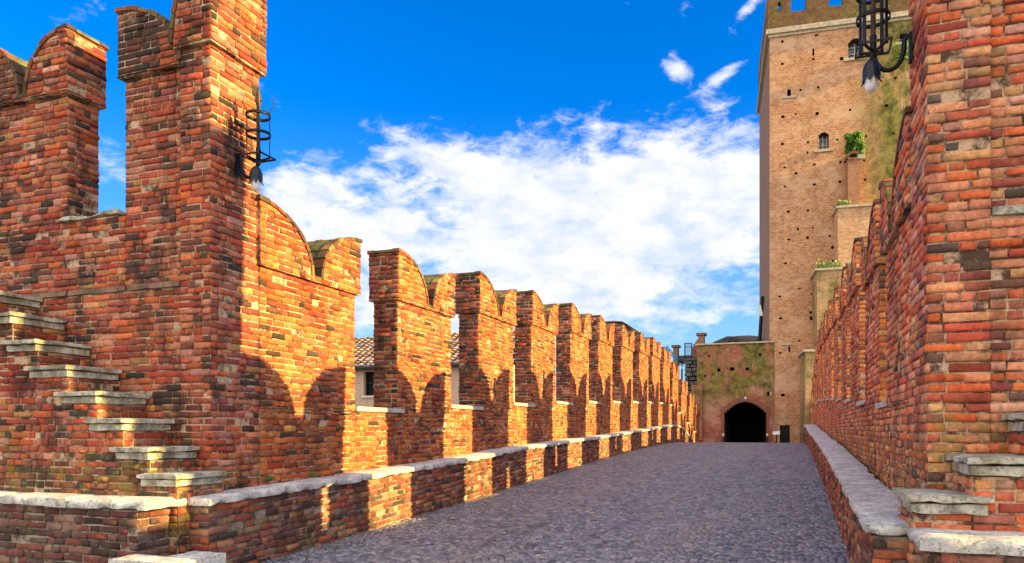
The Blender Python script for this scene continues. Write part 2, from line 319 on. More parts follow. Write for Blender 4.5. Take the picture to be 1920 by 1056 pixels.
CH = .0715                        # course height
def lay(mb, O, U, Nn, segs, z0, z1, pal=PAL, prot=.0135, matidx=0, warp=None, ch=CH, jit=.004, lens=(.115, .235), ph=.45, grid=True):
    """lay courses of separate worn bricks on the plane through O, along U, facing Nn; segs(z) gives the intervals of s to fill"""
    O = np.array(O, float); U = np.array(U, float); Nn = np.array(Nn, float)
    rects = []
    k0 = int(floor(z0/ch)) if grid else 0
    z = k0*ch if grid else z0
    k = k0
    while z < z1 - .012:
        a, b = max(z, z0), min(z+ch, z1)
        if b - a > .02:
            for s0, s1 in segs((a+b)/2):
                s = s0; first = True
                while s < s1 - 1e-4:
                    L = (lens[0] if random.random() < ph else lens[1])*random.uniform(.82, 1.2)
                    if first and (k % 2): L = lens[0]*random.uniform(.8, 1.1)
                    first = False
                    if s1 - (s+L) < .06: L = s1 - s
                    g = .0075*random.uniform(.6, 1.4)
                    if random.random() > .0025: rects.append((s+g, s+L-g, a+.0075, b-.0075))
                    s += L
        z += ch; k += 1
    if not rects: return
    R = np.array(rects); n = len(R)
    R[:, 2] += rng.normal(0, .0028, n); R[:, 3] += rng.normal(0, .0028, n)
    pr = prot*(1 + rng.normal(0, .42, n)); pr = np.clip(pr, .002, prot*2.2)
    deep = rng.random(n) < .03; pr[deep] = -.006
    ins = np.minimum(.0095, (R[:, 3]-R[:, 2])*.22)
    V = np.zeros((n, 12, 3))
    sx = [0, 1, 1, 0]; sz = [0, 0, 1, 1]
    for ring in range(3):
        e = [0, 0, 1][ring]
        for c in range(4):
            s = np.where(sx[c], R[:, 1]-ins*e, R[:, 0]+ins*e) + rng.normal(0, jit*(.5 if ring == 0 else 1), n)*(.9)
            zz = np.where(sz[c], R[:, 3]-ins*e*.9, R[:, 2]+ins*e*.9) + rng.normal(0, jit*.55, n)
            d = [np.full(n, -.015), pr*.45, pr + rng.normal(0, jit*.5, n)][ring]
            V[:, ring*4+c, :] = O + s[:, None]*U + d[:, None]*Nn; V[:, ring*4+c, 2] = O[2] + zz
    if warp is not None:
        P = V.reshape(-1, 3); P[:, 2] += warp(P[:, 1]); V = P.reshape(n, 12, 3)
    f = [(0, 1, 5, 4), (1, 2, 6, 5), (2, 3, 7, 6), (3, 0, 4, 7), (4, 5, 9, 8), (5, 6, 10, 9), (6, 7, 11, 10), (7, 4, 8, 11), (8, 9, 10, 11)]
    if np.dot(np.cross(U, (0, 0, 1)), Nn) < 0: f = [q[::-1] for q in f]
    Q = (np.arange(n)[:, None, None]*12 + np.array(f)[None]).reshape(-1, 4)
    mb.quads(V.reshape(-1, 3), Q, matidx, np.repeat(colors(n, pal), 9, 0), True)
def full(a, b, e=.008): return lambda z: [(a-e, b+e)]

def rough(mb, x0, x1, y0, y1, z0, z1, n=(6, 4, 2), amp=.012, matidx=0, warp=None, seed=0, chip=0.0, side=None, col=(1, 1, 1)):
    """a block of cut stone with worn, uneven faces"""
    nx, ny, nz = n; idx = {}; V = []
    for i in range(nx+1):
        for j in range(ny+1):
            for k in range(nz+1):
                if 0 < i < nx and 0 < j < ny and 0 < k < nz: continue
                x = x0+(x1-x0)*i/nx; y = y0+(y1-y0)*j/ny; z = z0+(z1-z0)*k/nz
                q = Vector((x*3.1+seed, y*3.1, z*3.1)); q2 = q*4.0
                d = mnoise.noise_vector(q)*amp + mnoise.noise_vector(q2)*amp*.5
                edge = (i in (0, nx)) + (j in (0, ny)) + (k in (0, nz))
                c = Vector(((x0+x1)/2, (y0+y1)/2, (z0+z1)/2)); v = Vector((x, y, z))
                if edge >= 2:
                    s = amp*.6 + chip*max(0, mnoise.noise(q2*1.3))
                    v += Vector(((-1 if i == nx else 1 if i == 0 else 0), (-1 if j == ny else 1 if j == 0 else 0), (-1 if k == nz else 1 if k == 0 else 0)))*s
                v += Vector((d.x, d.y, d.z*.55)); 
                if warp is not None: v.z += float(warp(v.y))
                idx[(i, j, k)] = len(V); V.append(tuple(v))
    VA = np.array(V); G = []
    G.append([[idx[(i, j, 0)] for j in range(ny+1)] for i in range(nx+1)]); G.append([[idx[(i, j, nz)] for i in range(nx+1)] for j in range(ny+1)])
    G.append([[idx[(i, 0, k)] for i in range(nx+1)] for k in range(nz+1)]); G.append([[idx[(i, ny, k)] for k in range(nz+1)] for i in range(nx+1)])
    G.append([[idx[(0, j, k)] for k in range(nz+1)] for j in range(ny+1)]); G.append([[idx[(nx, j, k)] for j in range(ny+1)] for k in range(nz+1)])
    for g_ in G:
        a = len(g_); b = len(g_[0]); vv = VA[np.array(g_).reshape(-1)]
        mb.quads(vv, [(i*b+j, (i+1)*b+j, (i+1)*b+j+1, i*b+j+1) if 0 else (i*b+j, i*b+j+1, (i+1)*b+j+1, (i+1)*b+j) for i in range(a-1) for j in range(b-1)], matidx, col, True)

def interp(pts):
    xs = np.array([p[0] for p in pts], float); ys = np.array([p[1] for p in pts], float)
    return lambda y: np.interp(y, xs, ys)
def smoothf(f, w=1.0): return lambda y: (f(np.asarray(y)-w) + 2*f(np.asarray(y)) + f(np.asarray(y)+w))/4
road_z = smoothf(interp([(-60, -.6), (-10, -.35), (0, 0.0), (5, .17), (8.6, .28), (12, .38), (16, .54), (21, .73), (26, .87), (31, .96), (36, 1.0), (38, .92), (41, .45), (45, -.25), (50, -1.05), (55, -1.7), (90, -1.8)]), 1.2)
cop_z = smoothf(interp([(4, .93), (5.3, .95), (6.4, .98), (8.6, 1.02), (11.7, 1.13), (14.8, 1.25), (22.1, 1.44), (29, 1.63), (35, 1.82), (37.5, 1.76), (41.8, 1.02), (46, .30), (50, -.35)]), .4)
sill_z = interp([(5, 1.85), (9, 1.90), (11.7, 2.0), (14.7, 2.14), (18, 2.29), (21.2, 2.42), (24.3, 2.53), (30.5, 2.73), (36, 2.86), (38.5, 2.70), (43.4, 1.9), (50, .8)])
top_z = interp([(7.5, 4.19), (9.86, 4.30), (12.96, 4.58), (16, 4.75), (19.2, 4.93), (22.3, 5.09), (25.5, 5.26), (28.75, 5.38), (31.5, 5.50), (34.4, 5.43), (37.1, 5.05), (40.3, 4.38), (43.4, 3.80), (46.5, 3.30), (49, 2.95)])

# ---------------------------------------------------------------- ground, water level and road
g = MB(); g.poly([(-1500, -1500, -9), (1500, -1500, -9), (1500, 1500, -9), (-1500, 1500, -9)])
tag(g.build('ground', m_plain('riverside ground', (.16, .15, .10), .95, 0, .3, .3, .1)), kind='structure')
rd = MB()
ys = np.concatenate([np.arange(-14, 60, .5)]); xa, xb = -6.3, 1.6
V = []; Q = []
for i, y in enumerate(ys):
    z = float(road_z(y)) - .016; V += [(xa, y, z), (xb, y, z), (xb, y, z-.8), (xa, y, z-.8)]
    if i: a = (i-1)*4; b = i*4; Q += [(a, a+1, b+1, b), (a+1, a+2, b+2, b+1), (a+2, a+3, b+3, b+2), (a+3, a, b, b+3)]
rd.quads(V, Q, 1)
st = []                           # setts laid in overlapping arcs
pitch = .078; Wd = 1.6; A = .42
def arc(x): return A*abs(sin(pi*(x+.25)/Wd))
k = 0
y0 = 4.0
while y0 < 39.5:
    x = -5.3 + random.uniform(0, .06)
    far = y0 > 24
    while x < .66:
        sl = (arc(x+.02)-arc(x-.02))/.04; cs_ = 1/sqrt(1+sl*sl)
        w = random.uniform(.068, .098)*(1 if not far else 1.15)
        dx = w*cs_; xm = x+dx/2; st.append((xm, y0+arc(xm), atan2(sl, 1), w-.012, pitch*cs_-.0125)); x += dx
    y0 += pitch
st = np.array(st); n = len(st)
top = np.array([float(v) for v in road_z(st[:, 1])]) + rng.normal(0, .0022, n)
V = np.zeros((n, 12, 3)); ca, sa = np.cos(st[:, 2]), np.sin(st[:, 2]); tiltx = rng.normal(0, .035, n); tilty = rng.normal(0, .035, n)
for ring in range(3):
    for c in range(4):
        hx = (st[:, 3]/2)*(1, 1, .88)[ring]*(1 if c in (1, 2) else -1); hy = (st[:, 4]/2)*(1, 1, .86)[ring]*(1 if c in (2, 3) else -1)
        hx = hx + rng.normal(0, .0028, n); hy = hy + rng.normal(0, .0028, n)
        V[:, ring*4+c, 0] = st[:, 0]+hx*ca-hy*sa; V[:, ring*4+c, 1] = st[:, 1]+hx*sa+hy*ca
        V[:, ring*4+c, 2] = top + (-.03, -.011, 0)[ring] + hx*tiltx + hy*tilty + hy*.03
f = [(0, 1, 5, 4), (1, 2, 6, 5), (2, 3, 7, 6), (3, 0, 4, 7), (4, 5, 9, 8), (5, 6, 10, 9), (6, 7, 11, 10), (7, 4, 8, 11), (8, 9, 10, 11)]
pc = np.array([(.25, .25, .285), (.19, .195, .24), (.34, .31, .32), (.13, .135, .165), (.29, .285, .33)])
c = pc[rng.choice(5, n, p=[.3, .25, .15, .15, .15])]*(1+rng.normal(0, .16, (n, 1)))
rd.quads(V.reshape(-1, 3), (np.arange(n)[:, None, None]*12+np.array(f)[None]).reshape(-1, 4), 0, np.repeat(np.clip(c, .02, .6), 9, 0), True)
tag(rd.build('road', [COB, JOINT]), kind='structure')

# ---------------------------------------------------------------- swallowtail merlon
def horn_profile(L, z0, zt, vs=.49, va=.46, vw=.055):
    """top outline: two horns falling in a quarter round to a narrow notch; returns z(s)"""
    a1 = L*va; b0 = L*(va+2*vw)
    zf = z0+.05
    def z(s):
        if s <= a1: return zf + (zt-zf)*sqrt(max(0, 1-(s/a1)**2))
        if s >= b0: return zf + (zt-zf)*sqrt(max(0, 1-((L-s)/(L-b0))**2))
        return zf
    return z, a1, b0, zf
def merlon(parent, O, L, T, ln, th, z0, zc, zt, pal=PAL, bm=None, slit=None, npal=None, name='merlon', va=.46, oh=.055, near=True, far=False, back=True, shaft=True, onehorn=False):
    O = Vector(O); L = Vector(L); T = Vector(T); mb = MB(); bm = bm or B_WARM
    P = lambda s, t, z: O + L*s + T*t + Vector((0, 0, z))
    def strip(s0, s1, t0, t1, za, zb0, zb1, m=1):
        mb.hexa([P(s0, t0, za), P(s1, t0, za), P(s1, t1, za), P(s0, t1, za), P(s0, t0, zb0), P(s1, t0, zb1), P(s1, t1, zb1), P(s0, t1, zb0)], m)
    Lt, Tt = tuple(L), tuple(T); nL = tuple(-L); nT = tuple(-T)
    def sg(a, b, z):
        if slit and slit[2] < z < slit[3]: return [(a-.008, slit[0]), (slit[1], b+.008)]
        return [(a-.008, b+.008)]
    if shaft:
        if slit:
            strip(0, slit[0], 0, th, z0, zc, zc); strip(slit[1], ln, 0, th, z0, zc, zc)
            strip(slit[0], slit[1], 0, th, z0, slit[2], slit[2]); strip(slit[0], slit[1], 0, th, slit[3], zc, zc)
        else: strip(0, ln, 0, th, z0, zc, zc)
        base = O.copy()
        lay(mb, tuple(base), Lt, nT, lambda z: sg(0, ln, z), z0, zc, pal)
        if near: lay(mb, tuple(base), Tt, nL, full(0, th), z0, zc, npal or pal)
        if far: lay(mb, tuple(P(ln, 0, 0)), Tt, Lt, full(0, th), z0, zc, pal)
        if back: lay(mb, tuple(P(0, th, 0)), Lt, Tt, lambda z: sg(0, ln, z), z0, zc, pal)
    # head
    LL = ln+2*oh; th2 = th+2*oh
    H = lambda s, t, z: O + L*(s-oh) + T*(t-oh) + Vector((0, 0, z))
    zf_, a1, b0, zf = horn_profile(LL, zc, zt-.05, va=va)
    def hs_(s0, s1, zb0, zb1):
        mb.hexa([H(s0, 0, zc), H(s1, 0, zc), H(s1, th2, zc), H(s0, th2, zc), H(s0, 0, zb0), H(s1, 0, zb1), H(s1, th2, zb1), H(s0, th2, zb0)], 1)
    th_ = np.linspace(0, pi/2, 13)
    A1 = [(a1*sin(q), zf+(zt-.05-zf)*cos(q)) for q in th_]; A2 = [(LL-(LL-b0)*sin(q), zf+(zt-.05-zf)*cos(q)) for q in th_][::-1]
    pts = A1 + (A2 if not onehorn else [])
    for (sa_, za_), (sb_, zb_) in zip(pts[:-1], pts[1:]):
        if sb_-sa_ > 1e-4: hs_(sa_, sb_, za_, zb_)
    def hseg(z):
        out = []
        if z < zf: return [(-.008, (LL if not onehorn else a1)+.008)]
        q = (z-zf)/(zt-.05-zf)
        if q >= 1: return out
        e = sqrt(1-q*q); x = a1*e
        if x > .05: out.append((-.008, x-.004))
        if not onehorn:
            x = LL-(LL-b0)*e
            if LL-x > .05: out.append((x+.004, LL+.008))
        return out
    lay(mb, tuple(H(0, 0, 0)), Lt, nT, hseg, zc, zt-.05, pal)
    if back: lay(mb, tuple(H(0, th2, 0)), Lt, Tt, hseg, zc, zt-.05, pal)
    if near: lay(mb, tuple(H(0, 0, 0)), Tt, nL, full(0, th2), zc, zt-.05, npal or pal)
    if far: lay(mb, tuple(H(LL, 0, 0)), Tt, Lt, full(0, th2), zc, zt-.05, pal)
    mo = part(mb, name, [bm, MO, FILL], parent)
    # curved top: a course of edge bricks over a mossy cap
    cp = MB(); e = .022; tk = .045
    for A_, sgn in ((A1, 1),) + (() if onehorn else ((A2[::-1], -1),)):
        # densify evenly by arc length
        P2 = []
        for i in range(len(A_)-1):
            P2.append(A_[i])
        P2.append(A_[-1]); d = [0]
        for i in range(1, len(P2)): d.append(d[-1]+sqrt((P2[i][0]-P2[i-1][0])**2+(P2[i][1]-P2[i-1][1])**2))
        tot = d[-1]; nb = max(4, int(tot/.135)); xs = [p[0] for p in P2]; zs = [p[1] for p in P2]
        cl = colors(nb*3, [((.30, .10, .05), .4), ((.16, .09, .05), .3), ((.07, .055, .04), .2), ((.32, .22, .07), .2)])
        for i in range(nb):
            u0, u1 = tot*i/nb+.004, tot*(i+1)/nb-.004
            if i == 0: u0 = 0
            p0 = (float(np.interp(u0, d, xs)), float(np.interp(u0, d, zs))); p1 = (float(np.interp(u1, d, xs)), float(np.interp(u1, d, zs)))
            tx, tz = p1[0]-p0[0], p1[1]-p0[1]; q = sqrt(tx*tx+tz*tz); nx, nz = -tz/q*sgn, tx/q*sgn
            if nz < 0 and abs(nz) > .02: nx, nz = -nx, -nz
            if i == 0: p0 = (p0[0]-(.03 if sgn > 0 else -.03), p0[1])
            tkk = tk*random.uniform(.85, 1.15)
            for ti, (t0, t1, mi) in enumerate(((-e, .10, 0), (.106, th2-.106, 1), (th2-.10, th2+e, 0))):
                jj = random.uniform(-.006, .006) if mi == 0 else -.006
                a = H(p0[0], t0, p0[1]); b = H(p1[0], t0, p1[1]); c_ = H(p1[0], t1, p1[1]); d_ = H(p0[0], t1, p0[1])
                up = L*(nx*(tkk+jj)) + Vector((0, 0, nz*(tkk+jj)))
                cp.hexa([a, b, c_, d_, a+up, b+up, c_+up, d_+up], mi, tuple(cl[i*3+ti]))
    if not onehorn: 
        a = H(a1-.01, -.01, zf); cp.hexa([H(a1-.02, -.015, zf-.01), H(b0+.02, -.015, zf-.01), H(b0+.02, th2+.015, zf-.01), H(a1-.02, th2+.015, zf-.01), H(a1-.02, -.015, zf+.02), H(b0+.02, -.015, zf+.02), H(b0+.02, th2+.015, zf+.02), H(a1-.02, th2+.015, zf+.02)], 1)
    part(cp, 'curved_coping', [B_MOSSY, MOSSCAP], mo)
    return mo

# ---------------------------------------------------------------- the two battlement walls of the bridge
MU = [9.94, 13.04, 16.09, 19.28, 22.36, 25.59, 28.83, 31.61, 34.5, 37.3, 40.4, 43.5, 46.6]
ML = 1.86
def batt_wall(side):
    left = side < 0
    xf = (lambda u: -5.6) if left else (lambda u: float(np.interp(u, [6, 8, 10, 14], [.90, .93, .97, .98])))
    T = (-1, 0, 0) if left else (1, 0, 0); Nn = (1, 0, 0) if left else (-1, 0, 0)
    pal = PAL if left else PAL_R
    w = thing('battlement_wall', 'long brick battlement wall with swallowtail merlons, sunlit, along the left side of the cobbled road' if left else
              'shaded brick battlement wall with swallowtail merlons receding steeply beside the right low wall', 'wall', (xf(10), 8, float(road_z(8))), 'battlement walls of the bridge')
    # body
    mb = MB(); th = .42
    seg = [(6.85, 8.79, None)]; prev = 8.79
    items = []                    # (start, end, body top)
    items.append((6.83, 8.79, sill_z(8.8)-.07))
    for i, u in enumerate(MU):
        zt = float(sill_z((prev+u)/2)); items.append((prev, u, zt-.07)); items.append((u, u+ML, float(sill_z(u+.5))-.07)); prev = u+ML
    items.append((prev, 49.6, float(sill_z(48.8))-.07))
    for a, b, zt in items:
        zt = float(zt)
        x0, x1 = xf(a), xf(b); tx = T[0]*th; zb = float(min(road_z(a), road_z(b)))-1.0
        mb.hexa([(x0, a, zb), (x1, b, zb), (x1+tx, b, zb), (x0+tx, a, zb), (x0, a, zt), (x1, b, zt), (x1+tx, b, zt), (x0+tx, a, zt)], 1)
        lo = float(min(cop_z(a), cop_z(b)))-.12
        d = Vector((x1-x0, b-a, 0)).normalized()
        lay(mb, (x0, a, 0), tuple(d), Nn, full(0, (b-a), .0), lo, zt, pal, prot=.013)
    BM_ = B_WARM if left else B_R
    part(mb, 'wall_body', [BM_, MO, FILL], w)
    # sills of the gaps
    prev = 8.79
    for i, u in enumerate(MU):
        zt = float(sill_z((prev+u)/2)); x = xf(u); e = .045
        sb = MB(); rough(sb, min(x-T[0]*e, x+T[0]*th), max(x-T[0]*e, x+T[0]*th), prev-.03, u+.16, zt-.07, zt, (3, 7, 1), .007, seed=i*3.3)
        # the slab tucks into the merlon's foot
        part(sb, 'sill_slab', SILL, w); prev = u+ML
    # merlons
    hd = .77
    sp = [(6.83, 1.93)] + [(u, ML) for u in MU]
    for i, (u, ln) in enumerate(sp):
        zt = float(top_z(u+.4)) if i else 4.20
        z0 = float(sill_z(u+.5 if i else 8.8))-.07
        sl = None
        if i in (3, 5, 7, 10) or (i == 0 and not left): 
            zz = z0 + .25; sl = (ln*.5-.07, ln*.5+.07, zz, zz+.62)
        if i == 2 : sl = (ln*.40, ln*.40+.16, z0+.10, z0+.62)
        zt += random.uniform(-.035, .035)
        merlon(w, (xf(u+.5), u, 0), (random.uniform(-.006, .006), 1, 0), T, ln, th-.02, z0, zt-hd, zt, pal, BM_, slit=sl, npal=PAL_DK if left else PAL_BOUNCE, near=(i > 0), far=False, back=(i < 3))  # near faces: painted shade on the left, painted bounce light on the right
    return w
LW = batt_wall(-1); RW = batt_wall(1)

# ---------------------------------------------------------------- mirrored pieces: wing wall, corner pier, stair, low walls
def MX(left): return (lambda x: x) if left else (lambda x: -4.70-x)
def bx(mb, M, x0, x1, y0, y1, z0, z1, mi=1): mb.box((M(x0), y0, z0), (M(x1), y1, z1), mi)
def side_set(left):
    M = MX(left); sg = 1 if left else -1; pal = PAL_N if left else PAL_R; BN = B_NEAR if left else B_R
    ND = (1*sg, 0, 0)                 # faces the road
    out = (-1*sg, 0, 0)               # away from the road
    fr = (0, -1, 0)
    side = 'left' if left else 'right'
    # ---- corner pier
    p = thing('corner_pier', 'tall brick corner pier with sunlit forked top, carrying an iron lantern, beside the left stairs' if left else
              'tall shaded brick corner pier at the right edge, rising out of view over the steps', 'pier', (M(-5.6), 6.08, .9), 'corner piers')
    mb = MB(); zb = .3
    bx(mb, M, -5.6, -5.99, 6.08, 6.81, zb, 5.56); bx(mb, M, -5.99, -6.80, 6.125, 6.81, 3.9, 5.40)
    lay(mb, (M(-5.6), 6.08, 0), out, fr, full(0, .39), .95, 5.56, pal)
    lay(mb, (M(-5.6), 6.08, 0), (0, 1, 0), ND, full(0, .73), .95, 5.56, pal)
    lay(mb, (M(-5.6), 6.81, 0), out, (0, 1, 0), full(0, .39), 4.0, 5.56, pal)
    bx(mb, M, -5.99, -6.80, 6.125, 6.81, 2.0, 3.9)
    lay(mb, (M(-5.99), 6.125, 0), out, fr, full(0, .81), 3.10 , 5.40, pal)
    lay(mb, (M(-6.80), 6.125, 0), (0, 1, 0), out, full(0, .68), 3.9, 5.40, pal)
    part(mb, 'pier_shaft', [BN, MO, FILL], p)
    # heads: inner horn towards the road (taller), outer horn
    o1 = (M(-5.6), 6.08, 0)
    merlon(p, o1, out, (0, 1, 0), .39, .73, 5.4, 5.56, 6.50, pal, BN, name='inner_horn', va=.99, oh=.055, shaft=False, onehorn=True)
    o2 = (M(-6.80), 6.125, 0)
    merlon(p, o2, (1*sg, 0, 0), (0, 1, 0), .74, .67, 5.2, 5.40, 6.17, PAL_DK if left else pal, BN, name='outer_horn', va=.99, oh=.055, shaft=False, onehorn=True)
    # ---- wing wall
    w = thing('wing_wall', 'brick wing wall with a swallowtail merlon and worn sill, running left behind the stairs' if left else
              'brick wing wall running right behind the steps at the picture edge', 'wall', (M(-7.8), 6.3, .9), 'wing walls')
    mb = MB()
    bx(mb, M, -5.99, -6.82, 6.125, 6.80, zb, 3.10); bx(mb, M, -6.82, -12.0, 6.125, 6.80, zb, 3.94)
    bx(mb, M, -5.99, -12.0, 6.085, 6.125, zb, 3.10)
    lay(mb, (M(-5.99), 6.085, 0), out, fr, full(0, 6.0), .6, 3.08, pal)
    lay(mb, (M(-6.80), 6.125, 0), out, fr, full(0, 5.0), 3.16, 3.94, pal)
    part(mb, 'wall_body', [BN, MO, FILL], w)
    lg = MB()
    for i, (a, b) in enumerate(((-5.99, -6.72), (-6.73, -7.6), (-7.61, -8.8), (-8.81, -10.0))):
        x0, x1 = sorted((M(a), M(b)))
        rough(lg, x0, x1, 6.045, 6.14, 3.085, 3.155, (8, 2, 1), .009, seed=i*7.1, chip=.02)
    part(lg, 'ledge', m_stone('worn ledge', (.42, .24, .16), (.18, .11, .09), .2, .4) if left else STEPSTONE, w)
    sl = MB(); x0, x1 = sorted((M(-6.84), M(-7.80))); rough(sl, x0, x1, 6.06, 6.62, 3.93, 4.0, (8, 3, 1), .022, seed=4, chip=.05)
    part(sl, 'sill_slab', STEPSTONE, w)
    for k in range(3 if left else 2):
        xo = -7.70 - k*2.3
        merlon(w, (M(xo), 6.14, 0), out, (0, 1, 0), 1.26, .40, 3.94, 5.40, 6.16, pal, BN, near=True, far=False, back=False)
    # ---- stair
    steps = [(-5.38, 1.18), (-5.72, 1.43), (-6.06, 1.71), (-6.40, 1.98), (-6.79, 2.25), (-7.23, 2.53), (-7.60, 2.83), (-8.0, 3.10)]
    s = thing('brick_staircase', 'steep brick stair with overhanging stone treads climbing left to the wing wall' if left else
              'short run of mossy brick steps with stone treads at the lower right corner', 'stairs', (M(-6.6), 5.7, .9), 'brick staircases')
    mb = MB(); uf = 5.47
    for i, (x, z) in enumerate(steps):
        x2 = steps[i+1][0] if i+1 < len(steps) else -11.0
        xi = x-.05
        bx(mb, M, xi, (x2-.05), uf, 6.075, -.2, z-.13)
        lo = steps[i-1][1] if i else .1
        lay(mb, (M(xi), uf, 0), (0, 1, 0), ND, full(0, .6, .0), lo-.02, z-.13, pal, prot=.012)
    def stop(z):
        for i, (x, zz) in enumerate(steps):
            if z < zz-.13: return [(abs((x-.05)-(-5.43)), 5.0)]
        return []
    lay(mb, (M(-5.43), uf, 0), out, fr, stop, .1, 3.0, pal)
    part(mb, 'stair_body', [BN if left else B_MOSSY, MO, FILL], s)
    for i, (x, z) in enumerate(steps):
        x2 = steps[i+1][0] if i+1 < len(steps) else -10.6
        sb = MB(); xa_, xb_ = sorted((M(x+.01), M(x2-.16 if i+1 < len(steps) else x2)))
        rough(sb, xa_, xb_, 5.385, 6.07, z-.055, z, (7, 6, 1), .009, seed=i*5.7+(0 if left else 50), chip=.03)
        xa_, xb_ = sorted((M(x-.025), M(x2-.13 if i+1 < len(steps) else x2)))
        rough(sb, xa_, xb_, 5.425, 6.06, z-.128, z-.052, (7, 6, 1), .009, seed=i*9.7+3, chip=.02)
        part(sb, 'stone_tread', STEPSTONE, s)
    # ---- low wall along the road
    l = thing('low_wall', 'low brick kerb wall with pale limestone coping beneath the sunlit battlement on the left' if left else
              'low brick kerb wall with wide pale coping slabs running up the right side of the road', 'low wall', (M(-5.2), 5.63, float(road_z(5.6))), 'low walls along the road')
    mb = MB(); ys_ = np.concatenate([np.arange(5.63, 49, 1.0), [49.4]])
    ex = interp([(5.6, 0), (9, -.0), (36, 0)]) if left else interp([(5.6, .0), (9, .04), (15, .05), (36, -.02), (50, 0)])
    for a, b in zip(ys_[:-1], ys_[1:]):
        za, zb_ = float(cop_z(a))-.085, float(cop_z(b))-.085; ra, rb = float(road_z(a))-.3, float(road_z(b))-.3
        ea, eb = float(ex(a)), float(ex(b)); xi = M(-5.21); xo = M(-5.60)
        mb.hexa([(xi+ea, a, ra), (xi+eb, b, rb), (xo, b, rb), (xo, a, ra), (xi+ea, a, za), (xi+eb, b, zb_), (xo, b, zb_), (xo, a, za)], 1)
    warp = lambda y: cop_z(y)-.085
    for a, b in ((5.63, 7.3), (7.3, 9), (9, 15), (15, 36), (36, 49.4)):
        ea, eb = float(ex(a)), float(ex(b))
        d = Vector((eb-ea, b-a, 0)); LL = d.length; d.normalize()
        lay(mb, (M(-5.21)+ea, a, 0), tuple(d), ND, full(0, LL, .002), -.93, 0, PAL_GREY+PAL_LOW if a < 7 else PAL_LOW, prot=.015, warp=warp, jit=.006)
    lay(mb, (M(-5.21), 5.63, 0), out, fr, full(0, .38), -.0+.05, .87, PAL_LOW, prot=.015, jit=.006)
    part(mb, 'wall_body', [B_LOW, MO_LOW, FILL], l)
    y = 5.575; i = 0
    while y < 49.0:
        ln = random.uniform(1.25, 1.9); y1 = min(y+ln, 49.3)
        sb = MB(); em = float(ex((y+y1)/2)); zo = random.uniform(-.008, .008)
        x0, x1 = sorted((M(-5.14)+em + random.uniform(-.012, .012), M(-5.60)))
        rough(sb, x0, x1, y+.006, y1-.006, -.085+zo, zo, (5 if y < 16 else 3, 16 if y < 16 else 5, 2), .014, seed=i*3.7+(0 if left else 91), chip=.045, warp=cop_z)
        part(sb, 'coping_stone', STONE, l); y = y1; i += 1
    # ---- low front wall turning outwards
    f_ = thing('low_front_wall', 'low brick wall turning left in front of the stairs, grey and damp, stone coping on top' if left else
               'low mossy brick wall with thick stone coping below the right hand steps at the picture corner', 'low wall', (M(-7), 5.2, .2), 'low walls in front of the stairs')
    mb = MB(); bx(mb, M, -5.53, -11.0, 5.10, 5.5, -.2, .865)
    bx(mb, M, -5.53, -5.62, 5.5, 5.70, -.2, .865)
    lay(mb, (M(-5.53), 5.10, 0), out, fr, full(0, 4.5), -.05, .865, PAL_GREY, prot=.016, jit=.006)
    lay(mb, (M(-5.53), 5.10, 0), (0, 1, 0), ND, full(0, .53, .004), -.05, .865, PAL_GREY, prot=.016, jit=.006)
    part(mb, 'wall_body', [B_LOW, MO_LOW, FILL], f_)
    xs = [-5.39, -6.35, -7.3, -8.4, -9.6]
    for i in range(4):
        sb = MB(); x0, x1 = sorted((M(xs[i]), M(xs[i+1]-.0))); x0 += .005; x1 -= .005
        rough(sb, x0, x1, 5.04, 5.48 if i else 5.566, .862, .962, (12, 5, 2), .015, seed=i*4.1+(0 if left else 31), chip=.05)
        part(sb, 'coping_stone', STONE, f_)
    return p
side_set(True); side_set(False)
# single stone step on the road by the left low wall
sb = MB(); rough(sb, -5.50, -4.74, 4.75, 5.05, .28, .50, (10, 6, 2), .014, seed=2, chip=.05)
rough(sb, -5.16, -4.80, 5.03, 5.42, .22, .49, (6, 6, 2), .012, seed=9, chip=.04)
tag(sb.build('stone_step', STONE), 'pale worn stone step on the road at the foot of the left low wall corner', 'step')

